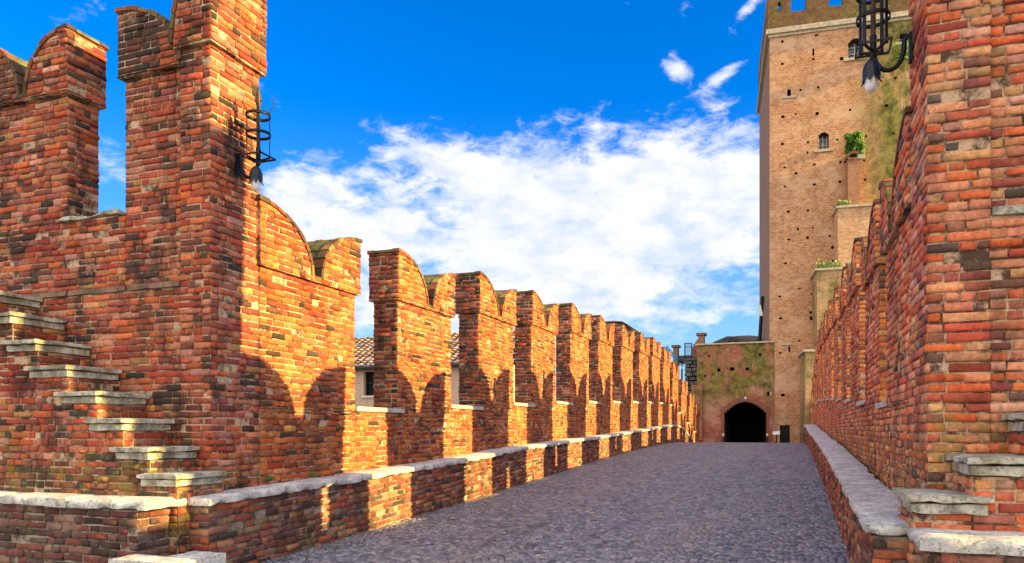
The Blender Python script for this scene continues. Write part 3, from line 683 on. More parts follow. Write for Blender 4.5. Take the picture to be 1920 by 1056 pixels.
# ---------------------------------------------------------------- lanterns
GLASS, t_, b_ = mat('lamp glass'); b_.inputs['Base Color'].default_value = (.93, .94, .97, 1); b_.inputs['Roughness'].default_value = .18
b_.inputs['Transmission Weight'].default_value = .15; b_.inputs['IOR'].default_value = 1.3
DARKBLUE = m_plain('painted sheet petals', (.022, .026, .036), .45, .5, 30, .3, .2)
def lantern(left, x, y, z, label):
    sg = 1 if left else -1         # arm reaches to +x on the left wall
    r = thing('iron_lantern', label, 'lantern', (x, y, z), 'iron lanterns on the corner piers')
    P = lambda a, b, c: (x+sg*a, y+b, z+c)
    R = .28                         # distance of the cage axis from the wall
    mb = MB(); mb.box(P(0, -.035, -.10), P(.022, .035, .13)); part(mb, 'wall_plate', IRON, r)
    mb = MB(); pts = []
    for i in range(15):
        q = pi*(1.0-.0) * i/14; pts.append(P(.02+.155-.155*cos(q)-.0, 0, .02-.20*sin(q)+.04*i/14))
    pts = [P(.01, 0, .09), P(.03, 0, .12), P(.055, 0, .08)] + [P(.165-.11*cos(pi*i/12), 0, .03-.17*sin(pi*i/12)) for i in range(13)] + [P(.278, 0, .06), P(R, 0, .09)]
    mb.tube(pts, .019, 8); part(mb, 'bracket_arm', IRON, r)
    # cage
    mb = MB()
    mb.tube([P(R, 0, -.02), P(R, 0, .16)], .026, 8)
    for k in range(4):
        q = 2*pi*k/4 + radians(39); a, b = .115*cos(q), .115*sin(q); a2, b2 = .145*cos(q), .145*sin(q)
        c0 = Vector(P(R+a, b, .05)); c1 = Vector(P(R+a, b, .56))
        tx = Vector((-sin(q)*sg, cos(q), 0))*.014; nx_ = Vector((cos(q)*sg, sin(q), 0))*.005
        mb.hexa([c0-tx-nx_, c0+tx-nx_, c0+tx+nx_, c0-tx+nx_, c1-tx-nx_, c1+tx-nx_, c1+tx+nx_, c1-tx+nx_])
        mb.tube([P(R, 0, .02), P(R+a, b, .065)], .012, 6)
        mb.tube([P(R+a, b, .56), P(R+a2*1.1, b2*1.1, .62), P(R+a2*.95, b2*.95, .67), P(R+a2*1.2, b2*1.2, .74)], [.006, .006, .005, .002], 5)
    part(mb, 'cage_bars', IRON, r)
    for hz_, rr in ((.30, .122), (.50, .122)):
        mb = MB(); n = 28; V = []; Q = []
        for k in range(n):
            q = 2*pi*k/n
            for (ra, hh) in ((rr, -.016), (rr+.007, -.016), (rr+.007, .016), (rr, .016)): V.append(P(R+ra*cos(q), ra*sin(q), hz_+hh))
        for k in range(n):
            a = k*4; b = ((k+1) % n)*4
            for j in range(4): Q.append((a+j, a+(j+1) % 4, b+(j+1) % 4, b+j))
        mb.quads(V, Q, 0, (1, 1, 1), True); part(mb, 'cage_ring', IRON, r)
    mb = MB(); s_ = .125
    for q in ((-s_, -s_, s_, -s_), (s_, -s_, s_, s_), (s_, s_, -s_, s_), (-s_, s_, -s_, -s_)):
        mb.box(P(R+q[0]-.005, q[1]-.005, .05), P(R+q[2]+.005, q[3]+.005, .068))
    part(mb, 'square_frame', IRON, r)
    mb = MB(); mb.tube([P(R, 0, .08), P(R, 0, .60), P(R, 0, .66), P(R, 0, .73), P(R, 0, .82)], [.020, .020, .036, .024, .003], 8)
    mb.tube([P(R, 0, .66), P(R+.07, 0, .65)], [.012, .002], 6); part(mb, 'centre_spike', RUST, r)
    # scroll hook
    mb = MB(); X0, Z0 = R+.0, .13
    pts = [P(R, -.02, .03), P(R+.02, -.05, .04), P(R+.035, -.06, .03), P(R+.015, -.06, -.02), P(R-.02, -.06, -.01), P(R-.02, -.06, .02), P(R-.002, -.06, .025)]
    mb.tube(pts, .006, 6); part(mb, 'scroll_hook', IRON, r)
    cx, cz = R+.02, -.05
    mb = MB(); mb.tube([P(cx, -.06, cz+.05), P(cx, -.06, cz-.02)], .005, 6)
    c = P(cx, -.06, cz-.17)
    mb.lathe(c, [(.004, .16), (.030, .155), (.048, .13), (.055, .095), (.050, .06), (.046, .058), (.004, .10)], 14)
    for k in range(7):                # petals folding down round the globe, tips curling out
        q = 2*pi*k/7; V = []; rows = [(.045, .13, .020), (.062, .09, .032), (.064, .04, .028), (.060, .0, .020), (.078, -.03, .006)]
        for (rr, h, wd) in rows:
            for s2 in (-1, 0, 1):
                qq = q + s2*wd/max(rr, .01); r2 = rr + (.006 if s2 == 0 else 0); V.append((c[0]+r2*cos(qq), c[1]+r2*sin(qq), c[2]+h))
        Q = [(i*3+j, i*3+j+1, i*3+j+4, i*3+j+3) for i in range(4) for j in range(2)]
        mb.quads(V, Q, 0, (1, 1, 1), True)
    part(mb, 'petal_shade', DARKBLUE, r)
    mb = MB(); mb.lathe(c, [(.030, .085), (.044, .05), (.048, -.01), (.047, -.05), (.036, -.085), (.015, -.10), (.001, -.103)], 18)
    part(mb, 'glass_globe', GLASS, r)
    return r
lantern(True, -5.585, 6.45, 4.42, 'black wrought iron lantern basket with hanging flower lamp on the sunlit left pier')
lantern(False, .885, 6.72, 4.64, 'black wrought iron lantern basket hanging in front of the tower on the right pier')

# ---------------------------------------------------------------- pierced walls for the far buildings
def pierced(mb, O, U, Nn, Lw, z0, z1, holes, mi=0, hole_mi=1, back_mi=2):
    """flat wall with real recesses; holes = list of (s0, s1, za, zb, depth)"""
    O = Vector(O); U = Vector(U); Nn = Vector(Nn)
    xs = sorted(set([0, Lw] + [min(max(h[i], 0), Lw) for h in holes for i in (0, 1)])); zs = sorted(set([z0, z1] + [min(max(h[i], z0), z1) for h in holes for i in (2, 3)]))
    P = lambda s, z, d=0: tuple(O + U*s - Nn*d + Vector((0, 0, z)))
    V = []; Q = []
    for i in range(len(xs)-1):
        for j in range(len(zs)-1):
            xm, zm = (xs[i]+xs[i+1])/2, (zs[j]+zs[j+1])/2
            if xs[i+1]-xs[i] < 1e-6 or zs[j+1]-zs[j] < 1e-6: continue
            if any(h[0] < xm < h[1] and h[2] < zm < h[3] for h in holes): continue
            k = len(V); V += [P(xs[i], zs[j]), P(xs[i+1], zs[j]), P(xs[i+1], zs[j+1]), P(xs[i], zs[j+1])]; Q.append((k, k+1, k+2, k+3))
    mb.quads(V, Q, mi)
    for h in holes:
        a, b, c, d, dp = h[:5]; sides = h[5] if len(h) > 5 else 'lrtb'
        if 'b' in sides: mb.quads([P(a, c), P(b, c), P(b, c, dp), P(a, c, dp)], [(0, 1, 2, 3)], hole_mi)
        if 't' in sides: mb.quads([P(a, d), P(b, d), P(b, d, dp), P(a, d, dp)], [(0, 1, 2, 3)], hole_mi)
        if 'l' in sides: mb.quads([P(a, c), P(a, d), P(a, d, dp), P(a, c, dp)], [(0, 1, 2, 3)], hole_mi)
        if 'r' in sides: mb.quads([P(b, c), P(b, d), P(b, d, dp), P(b, c, dp)], [(0, 1, 2, 3)], hole_mi)
        mb.quads([P(a, c, dp), P(b, c, dp), P(b, d, dp), P(a, d, dp)], [(0, 1, 2, 3)], back_mi)
def arch_holes(a, b, z0, zs, zt, dp, n=10, rnd=1.0):
    out = []
    for i in range(n):
        s0 = a+(b-a)*i/n; s1 = a+(b-a)*(i+1)/n; q = ((i+.5)/n*2-1); z = zs + (zt-zs)*sqrt(max(0, 1-(q*rnd)**2))
        out.append((s0, s1, z0, z, dp, ('l' if i == 0 else '')+('r' if i == n-1 else '')+'tb'))
    return out
TW = m_farbrick('tower brick', (.68, .37, .19), (.48, .20, .10), (.74, .52, .33), (.34, .17, .11), moss=(.33, .50, .92, 0, 2.8, 5.6), row=.15, streak=.5, pale=(.70, .47, .32))
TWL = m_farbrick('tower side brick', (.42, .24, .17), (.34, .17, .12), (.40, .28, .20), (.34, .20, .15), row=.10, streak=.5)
TWB = m_farbrick('battlement brick', (.26, .13, .08), (.18, .07, .05), (.22, .15, .09), (.12, .07, .05), moss=(.42, .60, .6, None, 0, 0), row=.14)
GT = m_farbrick('gate brick', (.50, .15, .10), (.36, .075, .05), (.48, .28, .21), (.34, .09, .06), moss=(.36, .54, .9, 2, 2.0, 4.6), row=.14, pale=(.60, .34, .25), streak=.6)
HOLE = m_plain('recess brick', (.12, .06, .04), .95); DARK = m_plain('dark interior', (.004, .0035, .0035), .95)  # DARK paints the shade inside openings near-black; also colours the black cabinet
WGL, t_, b_ = mat('window glass'); b_.inputs['Base Color'].default_value = (.06, .08, .11, 1); b_.inputs['Roughness'].default_value = .08
TSTONE = m_stone('tower cornice stone', (.62, .55, .42), (.40, .34, .25), .2, .3)

# ---- keep tower
UG = 50.0
cn = at(1443, 805, u=UG); rot = radians(5.25); FU = Vector((cos(rot), sin(rot), 0)); FN = Vector((sin(rot), -cos(rot), 0)); FB = -FN
def fac(px, py, off=0.0):           # a point of the tower front
    r = ray(px, py); c0 = Vector((cn.x, cn.y, EYE)) + FN*off; e = Vector((0, 0, EYE))
    k = (c0-e).dot(FN)/r.dot(FN); q = e + r*k; return ((q-Vector((cn.x, cn.y, 0))).dot(FU), q.z)
tw = thing('keep_tower', 'huge square brick castle tower with battlements, arched windows and moss streaks behind the gatehouse', 'tower', (cn.x, cn.y, -3))
holes = []
def ph(px, py, w=6, h=6, dp=.35):
    s, z = fac(px, py); k = .028; holes.append((s-w*k/2, s+w*k/2, z-h*k/2, z+h*k/2, dp))
PH = [(1467, 78, 5, 6), (1525, 98, 4, 16), (1525, 111, 5, 5), (1467, 120, 6, 5), (1578, 110, 7, 7), (1531, 66, 8, 4), (1501, 169, 5, 5), (1534, 164, 5, 5), (1468, 219, 7, 6), (1492, 214, 5, 4), (1532, 213, 7, 7), (1594, 206, 5, 5),
      (1662, 198, 7, 6), (1679, 146, 5, 5), (1467, 270, 6, 6), (1515, 267, 5, 5), (1514, 286, 4, 5), (1570, 262, 5, 4), (1623, 255, 5, 6), (1621, 274, 4, 5), (1620, 301, 4, 4), (1576, 304, 5, 5), (1471, 314, 5, 4), (1527, 309, 6, 4), (1492, 325, 6, 4), (1675, 250, 4, 5),
      (1493, 325, 5, 5), (1472, 350, 5, 4), (1527, 346, 6, 5), (1575, 341, 6, 5), (1622, 337, 5, 5), (1478, 397, 6, 5), (1515, 395, 5, 5), (1496, 430, 5, 5), (1524, 427, 4, 4), (1479, 449, 6, 4), (1514, 446, 6, 6), (1556, 443, 4, 5), (1561, 464, 6, 6), (1561, 489, 5, 5),
      (1473, 494, 5, 5), (1499, 541, 5, 3), (1462, 556, 6, 4), (1523, 551, 6, 4), (1464, 597, 7, 5), (1520, 586, 6, 5), (1522, 597, 8, 8), (1499, 639, 4, 4), (1463, 662, 5, 5), (1480, 655, 4, 12), (1468, 741, 8, 6)]
for q in PH: ph(*q)
s0, za = fac(1590, 110); s1, zb_ = fac(1619, 70); w1 = (s0, s1, za, zb_)
holes += arch_holes(s0, s1, za, zb_-(s1-s0)/2, zb_, .55, 8)
s0, za = fac(1535, 281); s1, zb_ = fac(1554, 247); w2 = (s0, s1, za, zb_); holes += arch_holes(s0, s1, za, zb_-(s1-s0)/2, zb_, .55, 8)
s0, za = fac(1476, 183); s1, zb_ = fac(1483, 167); holes += arch_holes(s0, s1, za, zb_-.12, zb_, .4, 4)
s0, za = fac(1687, 80); s1, zb_ = fac(1702, 62); holes.append((s0, s1, za, zb_, .5)); w3 = (s0, s1, za, zb_)
TWW = 15.0; TD = 12.0
zc_ = fac(1443, 66)[1]; ztop = zc_ + 3.1
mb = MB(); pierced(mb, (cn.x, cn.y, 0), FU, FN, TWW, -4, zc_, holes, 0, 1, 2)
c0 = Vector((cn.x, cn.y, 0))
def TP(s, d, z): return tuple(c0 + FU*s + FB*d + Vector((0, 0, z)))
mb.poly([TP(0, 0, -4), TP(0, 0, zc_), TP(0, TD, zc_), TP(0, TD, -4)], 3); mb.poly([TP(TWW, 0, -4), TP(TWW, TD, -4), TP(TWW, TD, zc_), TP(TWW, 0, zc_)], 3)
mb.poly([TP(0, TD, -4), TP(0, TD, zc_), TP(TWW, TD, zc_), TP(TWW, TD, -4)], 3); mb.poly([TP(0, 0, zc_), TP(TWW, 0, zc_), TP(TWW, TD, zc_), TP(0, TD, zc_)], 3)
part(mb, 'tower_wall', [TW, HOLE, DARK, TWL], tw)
def tbox(mb, s0, s1, d0, d1, z0, z1, mi=0): mb.hexa([TP(s0, d0, z0), TP(s1, d0, z0), TP(s1, d1, z0), TP(s0, d1, z0), TP(s0, d0, z1), TP(s1, d0, z1), TP(s1, d1, z1), TP(s0, d1, z1)], mi)
# cornice
mb = MB(); pr = .22
tbox(mb, -pr, TWW+pr, -pr, .0, zc_-.02, zc_+.28); tbox(mb, -pr, 0, 0, TD+pr, zc_-.02, zc_+.28); tbox(mb, TWW, TWW+pr, 0, TD+pr, zc_-.02, zc_+.28)
for (a, b) in ((-.13, 0),): tbox(mb, -.1, TWW, -.10, 0, zc_-.20, zc_-.03)
part(mb, 'cornice', TSTONE, tw)
# battlement: parapet then merlons
mb = MB(); zp = fac(1500, 22)[1]; zs_ = zp
tbox(mb, -.12, TWW+.1, -.12, .55, zc_+.28, zs_); tbox(mb, -.12, .5, .55, TD, zc_+.28, zs_); tbox(mb, TWW-.5, TWW+.1, .55, TD, zc_+.28, zs_); tbox(mb, .5, TWW-.5, TD-.5, TD, zc_+.28, zs_)
part(mb, 'parapet', TWB, tw)
def tmer(s0, s1, d0, d1, ax='s', slit=False):
    mb = MB(); h = 1.9; zt = zs_+h
    n = 8; L_ = (s1-s0) if ax == 's' else (d1-d0)
    zf_, a1, b0, zf = horn_profile(L_, zs_+1.05, zt, va=.46)
    for i in range(2*n):
        a = L_*i/(2*n); b = L_*(i+1)/(2*n); za, zb2 = zf_(a), zf_(b)
        lo = zs_
        if ax == 's': P = lambda q, e, z: TP(s0+q, d0 if e == 0 else d1, z)
        else: P = lambda q, e, z: TP(s0 if e == 0 else s1, d0+q, z)
        if slit and i in (n-1, n): 
            mb.hexa([P(a, 0, lo), P(b, 0, lo), P(b, 1, lo), P(a, 1, lo), P(a, 0, lo+.25), P(b, 0, lo+.25), P(b, 1, lo+.25), P(a, 1, lo+.25)]); lo = lo+.75
        mb.hexa([P(a, 0, lo), P(b, 0, lo), P(b, 1, lo), P(a, 1, lo), P(a, 0, za), P(b, 0, zb2), P(b, 1, zb2), P(a, 1, za)])
    part(mb, 'merlon', TWB, tw)
gs = [fac(x, 20)[0] for x in (1483, 1511, 1554, 1580, 1624, 1652)]
tmer(-.12, gs[0], -.12, .42, slit=True); tmer(gs[1], gs[2], -.12, .42); tmer(gs[3], gs[4], -.12, .42)
s = gs[5]
while s < TWW-1: tmer(s, min(s+1.6, TWW), -.12, .42); s += 2.7
d = 1.2
while d < TD-1.2: tmer(-.12, .42, d+.6, d+2.2, 'd'); d += 2.7
# windows, sills
def twin(w, mull=True):
    a, b, z0, z1 = w; mb = MB(); m_ = (a+b)/2; zs2 = z1-(b-a)/2
    for q in (a+.03, m_-.03, b-.09): tbox(mb, q, q+.06, .42, .48, z0, z1-.12)
    for k in range(1, 3): zz = z0+(z1-z0)*k/3; tbox(mb, a, b, .425, .475, zz, zz+.05)
    fr_ = part(mb, 'window', SILL, tw); mb = MB(); tbox(mb, a, b, .50, .52, z0, z1); part(mb, 'pane', WGL, fr_)
    mb = MB(); tbox(mb, a-.25, b+.25, -.10, .12, z0-.16, z0-.003); part(mb, 'window_sill', TSTONE, tw)
twin(w1); twin(w2); twin(w3)
for (xa_, xb_, y) in ((1466, 1492, 184), (1465, 1488, 646)):
    mb = MB(); a, z = fac(xa_, y); b, _ = fac(xb_, y); tbox(mb, a, b, -.06, .05, z-.06, z+.06); part(mb, 'window_sill', TSTONE, tw)
# stepped buttress on the front
def butt(x0, x1, ytop, proj, mat_, cap=True, nm='buttress', z0=-4):
    mb = MB(); a, z = fac(x0, ytop, proj); b, _ = fac(x1, ytop, proj); tbox(mb, a, b, -proj, 0.02, z0, z); bo = part(mb, nm, mat_, tw)
    if cap: mb = MB(); tbox(mb, a-.12, b+.1, -proj-.10, .0, z+.003, z+.14); part(mb, 'cap_slab', TSTONE, bo)
    return a, b, z
BT = m_farbrick('buttress brick', (.58, .38, .20), (.42, .22, .11), (.62, .48, .30), (.36, .21, .11), moss=(.42, .60, .85, None, 0, 0), row=.10)
bA = butt(1532, 1700, 508, 2.3, BT); bB = butt(1571, 1700, 391, 1.6, m_farbrick('pale buttress brick', (.72, .46, .27), (.54, .28, .15), (.70, .52, .35), (.46, .26, .15), row=.14))
bC = butt(1590, 1612, 296, .9, m_farbrick('chimney brick', (.46, .22, .13), (.38, .15, .09), (.44, .30, .2), (.40, .2, .12), row=.10), cap=False, nm='flue')
bD = butt(1510, 1560, 660, 3.2, BT, nm='buttress'); 
mb = MB()
for k in (0, 1): 
    s_, z_ = fac(1592 if k == 0 else 1611, 296, .9); rough(mb, 0, .42, 0, .35, 0, .28, (3, 3, 2), .03, seed=k)
V = mb.V; mb.V = []
for k, v in enumerate(V):
    s_, z_ = fac(1588 if k == 0 else 1607, 300, .9); mb.V.append(np.array([TP(s_+q[0], -1.1+q[1], z_+q[2]) for q in v]))
part(mb, 'corbel_stone', TSTONE, tw)
mb = MB(); a, z = fac(1592, 296, .9); b, z2 = fac(1609, 281, .9); n = 7      # little arched hood over the flue
for i in range(n):
    q0, q1 = pi*i/n, pi*(i+1)/n; c_ = (a+b)/2; r0 = (b-a)/2; r1 = r0+.16
    mb.hexa([TP(c_-r0*cos(q0), -.9, z+r0*sin(q0)), TP(c_-r0*cos(q1), -.9, z+r0*sin(q1)), TP(c_-r0*cos(q1), 0, z+r0*sin(q1)), TP(c_-r0*cos(q0), 0, z+r0*sin(q0)),
             TP(c_-r1*cos(q0), -.9, z+r1*sin(q0)), TP(c_-r1*cos(q1), -.9, z+r1*sin(q1)), TP(c_-r1*cos(q1), 0, z+r1*sin(q1)), TP(c_-r1*cos(q0), 0, z+r1*sin(q0))])
part(mb, 'arched_hood', TWB, tw)
# eaves board, pipe and floodlight on the tower's left side
mb = MB(); zb1 = fac(1443, 640)[1]; zb2 = fac(1443, 566)[1]
mb.tube([TP(-.35, 5.0, zb1-2), TP(-.35, 5.0, zb1+.6), TP(-.15, 5.0, zb2+1.2)], .12, 8); part(mb, 'drain_pipe', IRON, tw)
fl = MB(); a = Vector(TP(-.42, 1.6, zb2-.3)); fl.hexa([tuple(a+Vector(q)) for q in ((-.12, -.2, -.35), (.12, -.25, -.35), (.12, .2, -.35), (-.12, .2, -.35), (-.26, -.2, .35), (-.02, -.25, .35), (-.02, .2, .35), (-.26, .2, .35))])
part(fl, 'floodlight', m_plain('floodlight face', (.6, .68, .78), .3), tw)
# foliage helper: many small leaves
def leaves(mb, c, r, n, size, base=(1, 1, 1), squash=(1, 1, 1), up=.4):
    c = np.array(c, float); V = []; Cc = []
    d = rng.normal(0, 1, (n, 3)); d /= np.linalg.norm(d, axis=1)[:, None]; rad = rng.random(n)**.45
    p = c + d*rad[:, None]*r*np.array(squash)
    for i in range(n):
        a = Vector(rng.normal(0, 1, 3)); a.z += up; a.normalize(); b = a.orthogonal().normalized(); s = size*random.uniform(.6, 1.4)
        q = Vector(p[i]); V += [tuple(q), tuple(q+a*s*.5+b*s*.28), tuple(q+a*s), tuple(q+a*s*.5-b*s*.28)]; g_ = random.uniform(.55, 1.5); Cc.append(tuple(x*g_ for x in base))
    mb.quads(V, np.arange(n*4).reshape(-1, 4), 0, np.array(Cc), False)
LEAF = m_leaf('leaf', (.085, .15, .02)); YLEAF = m_leaf('yellow green leaf', (.20, .24, .03))
mb = MB(); a, z = fac(1586, 252, .5); b, z2 = fac(1618, 288, .5)
for k in range(60):
    s_ = a+(b-a)*random.random(); zz = z2+(z-z2)*random.random()**.7; leaves(mb, TP(s_, -.35-random.random()*.4, zz), .17, 130, .09, up=-1.4)
tag(mb.build('hanging_ivy', m_leaf('ivy leaf', (.06, .17, .008))), 'bright green clump of ivy hanging over the flue arch on the tower front', 'plant')
def tuft(px0, px1, py, off, label, n=160, mat_=LEAF, h=.42):
    mb = MB(); a, z = fac(px0, py, off); b, _ = fac(px1, py, off)
    tbox(mb, a, b, -off+.1, -off+.7, z+.145, z+.25)
    for k in range(14): s_ = a+(b-a)*(k+.5)/14; leaves(mb, TP(s_, -off+.4, z+.20), h, n//8, .16, up=1.0)
    tag(mb.build('grass_tuft', mat_), label, 'plant', 'tufts growing on the tower ledges')
tuft(1535, 1575, 506, 2.3, 'green grass growing on the lowest wide ledge of the tower buttress')
tuft(1575, 1592, 390, 1.6, 'green grass tuft on the middle ledge of the tower buttress', h=.34)
mb = MB(); a, z = fac(1690, 88); 
for k in range(8): leaves(mb, TP(a+random.uniform(-.4, .4), -.3, z-random.random()*.8), .25, 40, .15, up=-.3)
tag(mb.build('sprouting_fern', m_leaf('ivy leaf two', (.12, .26, .02))), 'bright green plant sprouting under the small tower window beside the right lantern arm', 'plant')

# ---- gatehouse
gl = at(1307, 805, u=UG).x; gr = at(1452, 805, u=UG).x; gz = at(1380, 645, u=UG).z
gt = thing('gatehouse', 'mossy brick gatehouse with a dark segmental arch at the end of the road', 'gatehouse', ((gl+gr)/2, UG, -1))
ha = at(1358, 805, u=UG).x-gl; hb = at(1437, 805, u=UG).x-gl; hz0 = -3.0; hs_ = at(0+1358, 776, u=UG).z; ht = at(1397, 754, u=UG).z
holes = []
nA = 16
for i in range(nA):
    s0 = ha+(hb-ha)*i/nA; s1 = ha+(hb-ha)*(i+1)/nA; q = (i+.5)/nA*2-1
    holes.append((s0, s1, hz0, hs_+(ht-hs_)*(1-q*q), 6.5, ('l' if i == 0 else '')+('r' if i == nA-1 else '')+'tb'))
def gh(px, py, w=5, h=5, dp=.3):
    p_ = at(px, py, u=UG); k = .034; holes.append((p_.x-gl-w*k/2, p_.x-gl+w*k/2, p_.z-h*k/2, p_.z+h*k/2, dp))
for q in ((1348, 694, 6, 6), (1373, 692, 8, 6), (1401, 692, 6, 6), (1443, 738, 9, 7), (1322, 705, 4, 4), (1425, 665, 5, 5), (1330, 668, 4, 4)): gh(*q)
mb = MB(); pierced(mb, (gl, UG, 0), (1, 0, 0), (0, -1, 0), gr-gl, -4, gz, holes, 0, 2, 2)  # arch passage coloured near-black, its shade put into the material
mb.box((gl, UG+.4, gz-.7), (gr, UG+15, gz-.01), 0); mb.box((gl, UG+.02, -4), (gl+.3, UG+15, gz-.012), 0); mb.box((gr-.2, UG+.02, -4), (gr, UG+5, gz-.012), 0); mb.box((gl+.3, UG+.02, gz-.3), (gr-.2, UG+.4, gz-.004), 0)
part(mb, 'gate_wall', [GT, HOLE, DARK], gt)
def arc_ring(z_add, tk, proj, m_, nm):
    mb = MB(); n = 26; pts = []
    for i in range(n+1):
        q = i/n*2-1; pts.append((gl+(ha+hb)/2 + q*(hb-ha)/2*1.03, hs_+(ht-hs_)*(1-q*q)+z_add, q))
    for (x0, z0, q0), (x1, z1, q1) in zip(pts[:-1], pts[1:]):
        tx, tz = x1-x0, z1-z0; l_ = sqrt(tx*tx+tz*tz); nx, nz = -tz/l_*tk, tx/l_*tk; g_ = .012; x0 += tx*.06; x1 -= tx*.06
        mb.hexa([(x0, UG-proj, z0), (x1, UG-proj, z1), (x1, UG+.1, z1), (x0, UG+.1, z0), (x0+nx, UG-proj, z0+nz), (x1+nx, UG-proj, z1+nz), (x1+nx, UG+.1, z1+nz), (x0+nx, UG+.1, z0+nz)])
    part(mb, nm, m_, gt)
AR = m_farbrick('arch brick', (.32, .13, .09), (.26, .09, .06), (.30, .2, .15), (.25, .11, .08))
arc_ring(0.02, .30, .05, AR, 'arch_ring')
mb = MB(); mb.box((gl+ha-.16, UG-.05, -4), (gl+ha-.005, UG+.3, hs_+.02)); part(mb, 'arch_jamb', AR, gt)
mb = MB(); mb.box((gl+hb+.005, UG-.05, -4), (gl+hb+.16, UG+.3, hs_+.02)); part(mb, 'arch_jamb', AR, gt)
mb = MB(); mb.box((gl-.1, UG-.12, gz), (gr-.05, UG+.5, gz+.10)); part(mb, 'top_ledge', TSTONE, gt)
pp = at(1317, 722, u=UG-.05); mb = MB(); mb.box((gl-.32, UG-.25, -4), (pp.x, UG+.3, pp.z)); part(mb, 'side_pier', m_farbrick('pier brick', (.42, .17, .10), (.36, .12, .07), (.4, .27, .2), (.34, .15, .09), moss=(.45, .62, .7, None, 0, 0), row=.09), gt)
for px in (1356, 1439):
    p_ = at(px, 816, u=UG-.4); mb = MB(); mb.tube([(p_.x, UG-.4, -2), (p_.x, UG-.4, p_.z-.1)], .03, 6); o = part(mb, 'lamp_post', IRON, gt)
    mb = MB(); mb.lathe((p_.x, UG-.4, p_.z), [(.0, -.09), (.06, -.08), (.08, 0), (.06, .08), (0, .09)], 10); part(mb, 'lamp_globe', GLASS, o)
p_ = at(1398, 747, u=UG-.2); mb = MB(); mb.lathe((p_.x, UG-.22, p_.z), [(.0, -.08), (.05, -.07), (.065, 0), (.04, .08), (0, .09)], 10); part(mb, 'arch_lamp', GLASS, gt)
# hipped roof behind the gatehouse
def tile_roof(mb, a, b, c, d, rows, cols, th=.12, c1=(1, 1, 1)):
    """corrugated barrel tiles on the quad a,b (eave) c,d (ridge)"""
    a, b, c, d = map(Vector, (a, b, c, d)); nrm = (b-a).cross(d-a).normalized()
    if nrm.z < 0: nrm = -nrm
    for j in range(rows):
        V = []; Q = []; Cc = []
        t0, t1 = j/rows, (j+1)/rows*1.0
        for i in range(cols*4+1):
            q = i/(cols*4); e = a.lerp(b, q); r_ = d.lerp(c, q); hgt = th*abs(sin(pi*q*cols))
            V += [tuple(e.lerp(r_, t0)+nrm*(hgt+th*.5)), tuple(e.lerp(r_, t1)+nrm*(hgt*.9))]
        for i in range(cols*4): Q.append((2*i, 2*i+2, 2*i+3, 2*i+1))
        for i in range(cols):
            g_ = random.uniform(.6, 1.35); Cc += [(g_*c1[0], g_*c1[1], g_*c1[2])]*4
        mb.quads(V, Q, 0, np.array(Cc), True)
rf = thing('hipped_roof_building', 'low building with grey brown hipped tile roof peeping over the gatehouse top', 'building', (-2.5, UG+11, gz))
A_ = at(1336, 643, u=UG+7); B_ = at(1446, 641, u=UG+7); R0 = at(1382, 628, u=UG+9.5); zE = A_.z
mb = MB(); E0, E1 = Vector((A_.x, UG+7, zE)), Vector((B_.x+1, UG+7, zE)); rp = Vector((R0.x, UG+10.5, R0.z)); 
E2, E3 = Vector((E1.x, UG+14, zE)), Vector((E0.x, UG+14, zE))

rl0 = rp-Vector((.8, 0, 0)); rl1 = rp+Vector((.8, 0, 0))
tile_roof(mb, E0, E1, rl1, rl0, 10, 26, .05); up = Vector((0, 0, .001))
mb.poly([E0, rl0, E3], 0); mb.poly([E1, E2, rl1], 0); mb.poly([E3, rl0, rl1, E2], 0)
part(mb, 'roof', m_tile('grey tiles', (.20, .155, .12), (.34, .27, .20)), rf)
mb = MB(); mb.box((E0.x+.3, UG+7.3, -4), (E1.x-.3, UG+13.7, zE-.02)); part(mb, 'wall', GT, rf)

# ---- jumble left of the gatehouse
def farbox(name, label, cat, x0, x1, y0, y1, u, dep, m_, cap=None, z0=None):
    a = at(x0, y0, u=u); b = at(x1, y1, u=u); t = thing(name, label, cat, ((a.x+b.x)/2, u, -3))
    mb = MB(); mb.box((a.x, u, b.z if z0 is None else z0), (b.x, u+dep, a.z)); part(mb, 'wall' if cat != 'chimney' else 'stack', m_, t)
    if cap: mb = MB(); mb.box((a.x-.12, u-.12, a.z+.003), (b.x+.12, u+dep+.12, a.z+.15)); part(mb, 'cap', cap, t)
    return t
CHB = m_farbrick('chimney brickwork', (.38, .18, .11), (.3, .11, .07), (.36, .25, .18), (.3, .14, .09), row=.09)
farbox('brick_chimney', 'square brick chimney at the left end of the gatehouse top', 'chimney', 1309, 1320, 629, 660, UG+1, .6, CHB, TWB, 2)
farbox('brick_chimney', 'small distant brick chimney above the turquoise roof', 'chimney', 1262, 1271, 651, 690, UG+9, .7, CHB, TWB, -3)
sw = thing('stepped_brick_wall', 'stepped brick wall end climbing to the chimney beside the gatehouse', 'wall', (at(1303, 700, u=UG+1).x, UG+2, -3)); mb = MB()
for i, (xa_, xb_, y_) in enumerate(((1297, 1300, 650), (1300, 1303, 645), (1303, 1306, 641), (1306, 1309, 637))):
    a = at(xa_, y_, u=UG+2); b = at(xb_, y_, u=UG+2); mb.box((a.x, UG+2, -3), (b.x-.002, UG+2.8, a.z))
part(mb, 'wall', CHB, sw)
sb = thing('grey_stone_building', 'dark grey building of stacked stone blocks between the left wall and the gatehouse', 'building', (at(1292, 700, u=UG+1.5).x, UG+1.2, -3))
mb = MB(); a = at(1283, 672, u=UG+1.2); b = at(1305, 760, u=UG+1.2); z = -1.5; k = 0
